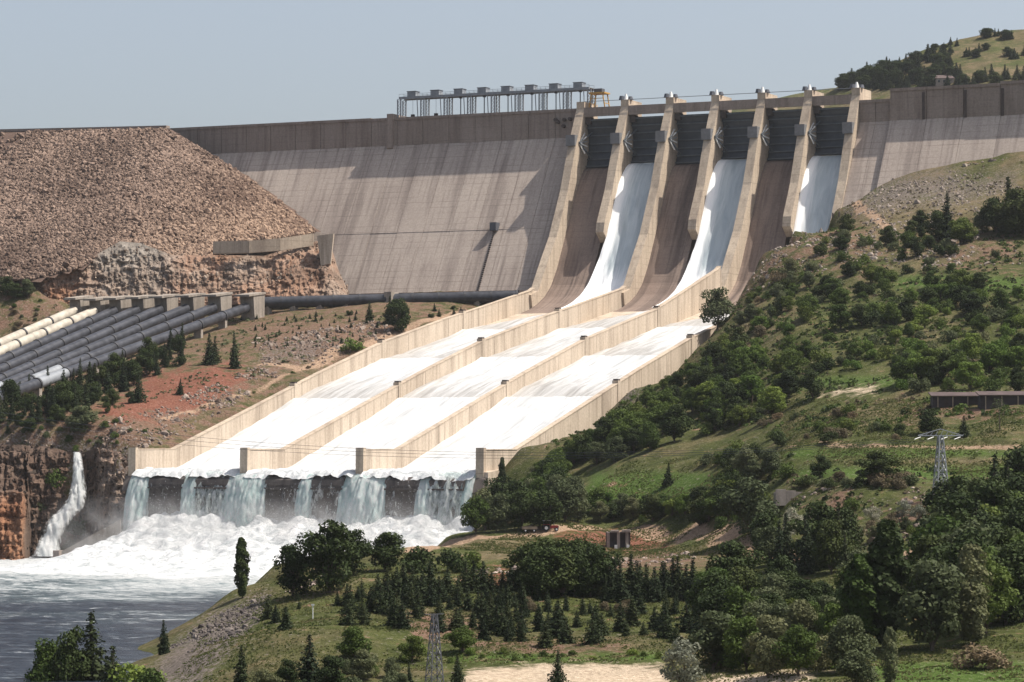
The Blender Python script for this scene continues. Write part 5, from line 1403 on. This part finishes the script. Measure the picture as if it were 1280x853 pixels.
# ================================================================== scrub, grass tufts, loose stones: ground cover nobody could count
def scatter_points(polys, n, seed, right=True, dmax=2000, xlim=None):
    rg = np.random.default_rng(seed); area = (np.gradient(gx)[:, None] * np.gradient(gy)[None, :]).ravel()
    m = np.zeros(GX.size, bool)
    for poly in polys: m |= in_poly(PPX, PPY, poly)
    m &= (GX.ravel() > 124) if right else (GX.ravel() < -3.5)
    m &= (PPD < dmax) & (GZ.ravel() > 1.0)
    idx = np.nonzero(m)[0]; w = area[idx] / area[idx].sum()
    k = rg.choice(idx, n, p=w)
    i, j = np.unravel_index(k, GX.shape)
    x = GX.ravel()[k] + rg.uniform(-1, 1, n) * 1.2; y = GY.ravel()[k] + rg.uniform(-1, 1, n) * 1.2
    return x, y, zsample(x, y), rg
def scrub(name, polys, n, mat, size, ls, seed, label, right=True, thr=0.0, per=13):
    x, y, z, rg = scatter_points(polys, n, seed, right)
    k = fbm(x, y, 14, 3, seed + 2) > thr
    x, y, z = x[k], y[k], z[k]; n = len(x)
    sz = rg.uniform(*size, n) * (1 + 0.5 * (rg.uniform(size=n) < 0.1))
    d = rg.normal(size=(n, per, 3)); d /= np.linalg.norm(d, axis=2)[..., None]; d[..., 2] = np.abs(d[..., 2])
    P = np.stack([x, y, z], 1)[:, None] + d * (sz[:, None, None] * rg.uniform(0.5, 1.05, (n, per, 1))) * np.array([1, 1, 0.85])
    Nn = d * 0.8 + rg.normal(0, 0.5, d.shape) + np.array([0, 0, 0.2])
    V, F_ = leaves(P.reshape(-1, 3), Nn.reshape(-1, 3), (rg.uniform(0.7, 1.3, (n, per)) * ls * sz[:, None]).ravel(), rg)
    return tag(link_mesh(name, mesh_np(name, V, F_, M[mat])), label, None, None, 'stuff')
HILL = [(880, 540), (720, 545), (640, 590), (790, 478), (900, 400), (960, 340), (1040, 285), (1280, 290), (1280, 520), (1000, 540)]
LOW = [(880, 560), (1280, 600), (1280, 700), (980, 690), (880, 650)]
scrub('green_scrub', [HILL], 3000, 'leafmid', (0.4, 1.2), 0.34, 401, 'low green scrub between the hillside trees', True, -0.15)
scrub('dark_scrub', [HILL, LOW], 1900, 'leafdark', (0.4, 1.2), 0.34, 402, 'low dark scrub between the hillside trees', True, 0.0)
scrub('dry_scrub', [HILL, LOW, [(1000, 290), (1100, 230), (1280, 200), (1280, 300)]], 3000, 'leafbrown', (0.3, 0.8), 0.36, 403, 'dry brown scrub and herbs on the hillside', True, -0.1)
scrub('bank_scrub', [[(0, 400), (60, 380), (300, 400), (500, 395), (420, 450), (180, 560), (0, 560)]], 2600, 'leafgrey', (0.25, 0.9), 0.36, 404, 'low grey-green scrub on the left bank', False, 0.05)
def grass_mat():
    t = NT('grass_blades')
    n = t.noise(t.pos(), 0.11, 4, 0.6); f = t.noise(t.pos(), 2.0, 2, 0.5)
    c = t.ramp(n, [(0.35, (0.06, 0.078, 0.022)), (0.5, (0.095, 0.108, 0.034)), (0.65, (0.17, 0.15, 0.07))])
    t.base(t.mix(0.35, c, t.ramp(f, [(0.3, 0.2), (0.7, 0.75)]), 'OVERLAY'), 0.8)
    tr = t.n('ShaderNodeBsdfTranslucent'); t.l(c, tr.inputs['Color'])
    mx = t.n('ShaderNodeMixShader'); mx.inputs[0].default_value = 0.5
    t.l(t.b.outputs[0], mx.inputs[1]); t.l(tr.outputs[0], mx.inputs[2]); t.l(mx.outputs[0], t.out.inputs['Surface'])
    return t.m
M['grass'] = grass_mat()
def grass(name, polys, n, seed, label, hh=(0.10, 0.26)):
    x, y, z, rg = scatter_points(polys, n, seed, True)
    keep = (fbm(x, y, 9, 3, seed) > -0.25)
    x, y, z = x[keep], y[keep], z[keep]; n = len(x)
    h = rg.uniform(*hh, n); t = rg.uniform(0, 6.28, n); w = h * rg.uniform(0.5, 1.1, n)
    ln = rg.normal(0, 0.35, (n, 2)) * h[:, None]
    A = np.stack([x - np.cos(t) * w, y - np.sin(t) * w, z - 0.03], 1); B = np.stack([x + np.cos(t) * w, y + np.sin(t) * w, z - 0.03], 1)
    Cc = np.stack([x + np.cos(t) * w * 0.5 + ln[:, 0], y + np.sin(t) * w * 0.5 + ln[:, 1], z + h], 1); D2 = np.stack([x - np.cos(t) * w * 0.7 + ln[:, 0], y - np.sin(t) * w * 0.7 + ln[:, 1], z + h * 0.8], 1)
    V = np.stack([A, B, Cc, D2], 1).reshape(-1, 3)
    return tag(link_mesh(name, mesh_np(name, V, np.arange(n * 4).reshape(n, 4), M['grass'])), label, None, None, 'stuff')
grass('meadow_grass', [[(215, 853), (260, 790), (340, 720), (520, 695), (650, 712), (900, 720), (1100, 700), (1280, 700), (1280, 860), (900, 860), (840, 828), (560, 828), (500, 860)]], 90000, 411, 'short rough grass on the foreground slopes')
grass('hill_grass', [[(560, 690), (700, 650), (780, 580), (900, 570), (1280, 600), (1280, 500), (980, 500), (960, 690), (850, 700)]], 60000, 412, 'rough grass on the mound and terraces', (0.14, 0.34))
def stones(name, polys, n, size, ca, cb, seed, label, right=True):
    x, y, z, rg = scatter_points(polys, n, seed, right)
    k = fbm(x, y, 12, 3, seed + 1) > -0.05
    x, y, z = x[k], y[k], z[k]; n = len(x); t = rg.uniform(0, 1, (n, 1))
    o = rocks(name, np.stack([x, y, z], 1), rg.uniform(*size, n) * (1 + 1.2 * (rg.uniform(size=n) < 0.06)), np.array(ca) * (1 - t) + np.array(cb) * t, None, M['riprap'], seed)
    return tag(o, label, None, None, 'stuff')
stones('loose_stones', [[(0, 545), (170, 520), (330, 455), (420, 440), (220, 545), (170, 575), (0, 570)], [(320, 425), (470, 400), (500, 415), (400, 455), (330, 455)]], 2600, (0.15, 0.6), (0.10, 0.07, 0.055), (0.30, 0.24, 0.20), 421, 'loose stones strewn over the left bank', False)
stones('bank_stones', [[(190, 853), (205, 820), (270, 768), (335, 742), (320, 780), (255, 853)]], 2600, (0.08, 0.32), (0.06, 0.05, 0.048), (0.17, 0.145, 0.13), 422, 'dark broken stones on the rocky river bank')
stones('slope_stones', [[(985, 290), (1060, 262), (1115, 220), (1280, 190), (1280, 330), (1000, 345), (920, 370)]], 4200, (0.15, 0.6), (0.13, 0.10, 0.08), (0.32, 0.27, 0.23), 423, 'scattered pale stones on the bare upper hillside')
stones('mound_stones', [[(600, 712), (660, 712), (650, 740), (605, 738)], [(690, 690), (860, 690), (880, 706), (700, 706)], [(1000, 610), (1170, 610), (1170, 680), (1000, 680)], [(345, 728), (395, 720), (395, 735), (350, 742)]], 1500, (0.12, 0.45), (0.13, 0.095, 0.075), (0.36, 0.29, 0.25), 424, 'loose stones around the track and the pit')

# spray drops thrown up round the falls
rg = np.random.default_rng(77)
n = 9000
x = rg.uniform(0, 119, n); up = rg.exponential(2.6, n); y = -352 - rg.exponential(9, n); i_ = np.clip(((x + 24) / 0.9).astype(int), 0, len(fx) - 1); j_ = np.clip(((y + 470) / 0.9).astype(int), 0, len(fy) - 1)
z = FZ[i_, j_] + np.minimum(up, 11)
o = rocks('spray', np.stack([x, y, z], 1), rg.uniform(0.03, 0.10, n), np.tile([0.85, 0.86, 0.86], (n, 1)), None, M['foam'], 78)
tag(o, 'white spray drops flying above the foam at the falls', None, None, 'stuff')

# ================================================================== small built things
TH = math.atan2(RGT[1], RGT[0])
def local(name, px, py, label, cat, group=None, rot=0.0):
    q = ground_hit(px, py); o = empty(name, tuple(q), label, cat, group); o.rotation_euler = (0, 0, TH + rot); return o
def wheel(parent, x, y, r, w):
    t = MB().tube((x, y - w / 2, r), (x, y + w / 2, r), r, None, 18).build('tyre', M['tyre'], parent)
    MB().tube((x, y - w / 2 - 0.03, r), (x, y + w / 2 + 0.03, r), r * 0.5, None, 12).build('rim', M['white'], t)
tr = local('tractor', 686, 664.5, 'small red farm tractor with pale canopy parked on the dirt track', 'tractor', None, 0.08)
MB().box(0.2, 2.3, -0.42, 0.42, 0.75, 1.45).build('hood', M['red'], tr)
MB().box(2.3, 2.5, -0.40, 0.40, 0.7, 1.4).build('grille', M['steeld'], tr)
MB().box(-1.2, 0.3, -0.6, 0.6, 0.6, 1.2).build('chassis', M['steeld'], tr)
for sy_ in (-1, 1):
    fix_normals(MB().prism_x([(-0.25, 0), (0.25, 0), (0.25, 0.12), (-0.25, 0.12)], -1.6, 0.2).build('fender', M['red'], tr)).location = (0, sy_ * 0.95, 1.62)
    wheel(tr, -0.75, sy_ * 0.95, 0.85, 0.5); wheel(tr, 1.9, sy_ * 0.8, 0.48, 0.32)
    for xx in (-1.35, 0.25): MB().bar((xx, sy_ * 0.65, 1.2), (xx * 0.95, sy_ * 0.65, 2.6), 0.09).build('canopy_post', M['steeld'], tr)
MB().box(-1.6, 0.6, -0.85, 0.85, 2.6, 2.72).build('canopy', M['white'], tr)
MB().box(-0.9, -0.4, -0.3, 0.3, 1.2, 1.75).build('seat', M['tyre'], tr)
MB().tube((1.3, 0.2, 1.45), (1.3, 0.2, 2.3), 0.06, None, 8).build('exhaust', M['steeld'], tr)
MB().bar((0.1, 0, 1.3), (-0.2, 0, 1.75), 0.06).build('steering_wheel', M['tyre'], tr)
tl = local('farm_trailer', 662, 666, 'flat wooden farm trailer hitched behind the red tractor', 'trailer', None, 0.08)
MB().box(-1.9, 1.9, -0.95, 0.95, 0.75, 0.9).build('bed', M['wood'], tl)
for sy_ in (-1, 1):
    for k in range(2): MB().box(-1.88, 1.88, sy_ * 0.93 - 0.03, sy_ * 0.93 + 0.03, 0.92 + k * 0.27, 1.16 + k * 0.27).build('side_board', M['wood'], tl)
    wheel(tl, -1.1, sy_ * 0.8, 0.42, 0.25); wheel(tl, 1.1, sy_ * 0.8, 0.42, 0.25)
MB().box(-1.95, -1.89, -0.9, 0.9, 0.92, 1.42).build('tail_board', M['wood'], tl)
MB().bar((1.9, 0, 0.65), (3.4, 0, 0.6), 0.1).build('drawbar', M['steeld'], tl)

po = local('concrete_portal', 773, 686, 'dark concrete portal with pale posts standing in the red pit', 'portal')
MB().box(-3.0, 3.0, 0.6, 5.0, -0.5, 3.9).build('chamber', M['shed'], po)
for xx in (-2.9, -0.35, 1.75): MB().box(xx, xx + 0.75, -0.5, 0.58, -0.5, 3.9).build('post', M['ruin'] if xx > -1 else M['band'], po)
MB().box(-1.9, 0.1, -0.9, 2.0, 3.9, 4.4).build('roof_slab', M['ruin'], po); MB().box(0.9, 3.0, -0.9, 2.0, 3.905, 4.5).build('roof_slab', M['ruin'], po)
for xx in (-1.0, 2.0): MB().box(xx, xx + 0.7, -1.1, -0.52, -0.5, 0.8).build('post_foot', M['white'], po)

for (px, py, w, lab) in ((1200, 508, 6.8, 'long low dark shed with rusty flat roof below the tree belt'), (1262, 507, 7.2, 'second low shed with rusty roof cut by the right edge')):
    sh = local('shed', px, py, lab, 'shed')
    MB().box(-w, w, 0, 4.5, -1.5, 2.3).build('wall', M['shed'], sh)
    fix_normals(MB().add([(-w - 0.5, -0.9, 2.31), (w + 0.5, -0.9, 2.31), (w + 0.5, 5.2, 3.3), (-w - 0.5, 5.2, 3.3), (-w - 0.5, -0.9, 2.55), (w + 0.5, -0.9, 2.55), (w + 0.5, 5.2, 3.55), (-w - 0.5, 5.2, 3.55)],
                 [(0, 3, 2, 1), (4, 5, 6, 7), (0, 1, 5, 4), (1, 2, 6, 5), (2, 3, 7, 6), (3, 0, 4, 7)]).build('roof', M['roof'], sh))
    for k in range(4):
        x = -w + 1.2 + k * (2 * w - 2.4) / 3; MB().box(x - 0.12, x + 0.12, -0.75, -0.5, -1.5, 2.34).build('post', M['wood'], sh)
    MB().box(-w * 0.5 - 0.5, -w * 0.5 + 0.5, -0.05, -0.005, -1, 1.7).build('door', M['joint'], sh)
ru = local('ruined_wall', 990, 624, 'pale ruined concrete wall block on the bank above the track bend', 'ruin', None, 0.1)
for k in range(3): MB().box(-3.6 + k * 2.3, -1.36 + k * 2.3, 0, 1.1, -1.5, 2.2 - 0.3 * k).build('wall_block', M['ruin'], ru)
MB().box(-3.5, 3.0, 1.15, 4.0, -1.5, 1.5).build('rear_slab', M['ruin'], ru)

def lattice(parent, w0, w1, h, n, mat, r):
    for sx in (-1, 1):
        for sy_ in (-1, 1): MB().bar((sx * w0, sy_ * w0, -1.0), (sx * w1, sy_ * w1, h), r).build('leg', mat, parent)
    for f in range(4):
        br = MB()
        for k in range(n):
            t0, t1 = k / n, (k + 1) / n; a0 = w0 + (w1 - w0) * t0; a1 = w0 + (w1 - w0) * t1
            c = [(1, 1), (-1, 1), (-1, -1), (1, -1)]; p, q = c[f], c[(f + 1) % 4]
            br.bar((p[0] * a0, p[1] * a0, h * t0), (q[0] * a1, q[1] * a1, h * t1), r * 0.6); br.bar((q[0] * a0, q[1] * a0, h * t0), (p[0] * a1, p[1] * a1, h * t1), r * 0.6)
            br.bar((p[0] * a1, p[1] * a1, h * t1), (q[0] * a1, q[1] * a1, h * t1), r * 0.5)
        br.build('bracing', mat, parent)
py1 = local('lattice_pylon', 1176, 628, 'pale steel lattice pylon with wide crossarm on the right terrace', 'pylon', None, 0.3)
lattice(py1, 1.5, 0.4, 14.0, 7, M['steel'], 0.2)
ca = MB(); ca.bar((-5.2, 0, 14), (5.2, 0, 14), 0.2); ca.bar((-5.2, 0, 14), (0, 0, 15.4), 0.16); ca.bar((5.2, 0, 14), (0, 0, 15.4), 0.16)
for k in range(9): ca.bar((-4.8 + k * 1.2, 0, 14), (-4.2 + k * 1.2, 0, 15.1 - abs(k - 4) * 0.22), 0.1)
ca.build('crossarm', M['steel'], py1)
for xx in (-4.6, -1.6, 1.6, 4.6):
    MB().tube((xx, 0, 13.7), (xx - 1.7, -0.6, 13.2), 0.09, None, 8).build('insulator', M['white'], py1)
py2 = local('lattice_tower', 543, 874, 'dark thin lattice tower rising before the planted slope at bottom', 'pylon', None, 0.5)
lattice(py2, 1.15, 0.28, 11.4, 8, M['steeld'], 0.11)
lattice_top = MB(); lattice_top.bar((-1.4, 0, 11.4), (1.4, 0, 11.4), 0.1); lattice_top.build('crossarm', M['steeld'], py2)
c1 = MB()
PA = np.array(ground_hit(1176, 628)) + np.array([0, 0, 13.4])
def cable(dx, dz, label):
    a = PA + np.array([math.cos(TH + 0.3) * dx, math.sin(TH + 0.3) * dx, 0]); b = at(-160, 486 + dz, 860); m = MB(); last = None
    for k in range(49):
        t = k / 48; p = a * (1 - t) + b * t - np.array([0, 0, 4 * 9.0 * t * (1 - t)])
        if last is not None: m.bar(last, p, 0.07)
        last = p
    tag(m.build('power_cable', M['steeld']), label, 'cable', 'power cables crossing the valley')
cable(-4.6, 0, 'upper thin power cable crossing the chute from the pylon'); cable(1.6, 9, 'middle thin power cable crossing the chute from the pylon'); cable(4.6, 18, 'lower thin power cable crossing the chute from the pylon')
mp = local('marker_post', 391, 774, 'white marker post standing alone on the open grass', 'post')
MB().tube((0, 0, -0.3), (0, 0, 2.2), 0.09, 0.07, 8).build('pole', M['white'], mp); MB().box(-0.25, 0.25, -0.08, 0.08, 2.2, 2.45).build('cap', M['white'], mp)
q = hill_hit(1182, 107)
hs = empty('house', tuple(q), 'small pale house with brown roof at the foot of the far hill', 'house'); hs.rotation_euler = (0, 0, TH)
MB().box(-6, 6, -4, 4, -3, 3.4).build('wall', M['ruin'], hs)
fix_normals(MB().add([(-6.6, -4.6, 3.41), (6.6, -4.6, 3.41), (6.6, 4.6, 3.41), (-6.6, 4.6, 3.41), (-5, 0, 6), (5, 0, 6)], [(0, 3, 2, 1), (0, 1, 5, 4), (1, 2, 5), (2, 3, 4, 5), (3, 0, 4)]).build('roof', M['roof'], hs))
for k in range(3): MB().box(-4.5 + k * 3.4, -3.3 + k * 3.4, -4.06, -4.003, 0.8, 2.2).build('window', M['glass'], hs)
MB().box(1.0, 2.0, -1, 0, 5, 6.8).build('chimney', M['roof'], hs)
for k, px in enumerate((1022, 1032, 1041, 1049, 1057, 1064)):
    g = ground_hit(px, 272)
    if g is not None:
        o = empty('road_post', tuple(g), '%s small dark post along the road edge above the slope, from left' % nth8[k], 'post', 'posts along the hillside road')
        MB().box(-0.25, 0.25, -0.25, 0.25, -0.3, 1.5).build('post_body', M['joint'], o); MB().box(-0.3, 0.3, -0.3, 0.3, 1.502, 1.7).build('post_cap', M['block'], o)

# ================================================================== every plant of a group gets a label of its own by row and place in the row
ORD = ['first', 'second', 'third', 'fourth', 'fifth', 'sixth', 'seventh', 'eighth', 'ninth', 'tenth', 'eleventh', 'twelfth', 'thirteenth', 'fourteenth', 'fifteenth']
bpy.context.view_layer.update()
sets = {}
for o in TREES: sets.setdefault(o['label'], []).append(o)
for lab, os_ in sets.items():
    if len(os_) < 2: continue
    pr = [(o, *project(np.array(o.location[:]))) for o in os_]
    nrow = max(1, math.ceil(len(os_) / 12))
    pr.sort(key=lambda a: -a[2]); per = math.ceil(len(pr) / nrow)
    for r in range(nrow):
        row = sorted(pr[r * per:(r + 1) * per], key=lambda a: a[1])
        for k, a in enumerate(row):
            pos = ('leftmost' if k == 0 else 'rightmost' if k == len(row) - 1 else ORD[k] + ' from left')
            if len(lab.split()) > 8: lab = lab.replace(' the ', ' ')
            a[0]['label'] = lab + ', ' + pos + ('' if nrow == 1 else ', ' + ('front' if r == 0 else 'back' if r == nrow - 1 else ORD[r]) + ' row')

# ================================================================== mist over the falls, and the air itself
def volume_box(name, x0, x1, y0, y1, z0, z1, density, color, aniso, label, falloff=None):
    o = MB().box(x0, x1, y0, y1, z0, z1).build(name, None)
    m = bpy.data.materials.new(name); m.use_nodes = True; t = m.node_tree; t.nodes.clear()
    out = t.nodes.new('ShaderNodeOutputMaterial'); v = t.nodes.new('ShaderNodeVolumePrincipled')
    v.inputs['Color'].default_value = (*color, 1); v.inputs['Anisotropy'].default_value = aniso; v.inputs['Density'].default_value = density
    t.links.new(v.outputs[0], out.inputs['Volume'])
    o.data.materials.append(m)
    if falloff: falloff(t, v)
    return tag(o, label, None, None, 'stuff')
volume_box('haze', -1700, 900, -1420, 2900, -12, 420, 0.000024, (0.93, 0.96, 1.0), 0.2, 'thin pale summer haze filling the valley')

def mist_nodes(t, v):
    tc = t.nodes.new('ShaderNodeNewGeometry'); nz = t.nodes.new('ShaderNodeTexNoise'); nz.inputs['Scale'].default_value = 0.11; nz.inputs['Detail'].default_value = 3.0; nz.inputs['Distortion'].default_value = 0.8
    t.links.new(tc.outputs['Position'], nz.inputs['Vector'])
    sp = t.nodes.new('ShaderNodeSeparateXYZ'); t.links.new(tc.outputs['Position'], sp.inputs[0])
    def rng(src, a, b, c, d):
        m = t.nodes.new('ShaderNodeMapRange'); m.interpolation_type = 'SMOOTHSTEP'
        for k, val in zip(('From Min', 'From Max', 'To Min', 'To Max'), (a, b, c, d)): m.inputs[k].default_value = val
        t.links.new(src, m.inputs['Value']); return m.outputs[0]
    def mul(a, b):
        m = t.nodes.new('ShaderNodeMath'); m.operation = 'MULTIPLY'
        for sck, val in zip(m.inputs, (a, b)):
            if isinstance(val, float): sck.default_value = val
            else: t.links.new(val, sck)
        return m.outputs[0]
    d = mul(rng(nz.outputs[0], 0.42, 0.68, 0.0, 1.0), rng(sp.outputs['Z'], 10.0, 22.0, 1.0, 0.0))
    d = mul(d, mul(rng(sp.outputs['Y'], -396.0, -362.0, 0.0, 1.0), mul(rng(sp.outputs['X'], -14.0, 4.0, 0.0, 1.0), rng(sp.outputs['X'], 116.0, 128.0, 1.0, 0.0))))
    t.links.new(mul(d, 0.075), v.inputs['Density'])
mist = volume_box('spray_mist', -14, 128, -396, -345.5, 0.5, 23, 0.05, (1, 1, 1), 0.3, 'drifting white spray mist at the foot of the spillway lip', mist_nodes)

# ================================================================== put each assembled thing's origin at its base
for o in list(COL.objects):
    if o.type == 'EMPTY' and o.parent is None and o.location.length < 1e-6 and o.children:
        pts = []
        for c in o.children:
            n_ = len(c.data.vertices); co = np.empty(n_ * 3, np.float32); c.data.vertices.foreach_get('co', co); co = co.reshape(-1, 3) + np.array(c.location[:])
            pts.append(co.min(0)); pts.append(co.max(0))
        lo, hi = np.min(pts, 0), np.max(pts, 0)
        b = Vector(((lo[0] + hi[0]) / 2, (lo[1] + hi[1]) / 2, lo[2]))
        o.location = b
        for c in o.children: c.location = Vector(c.location) - b
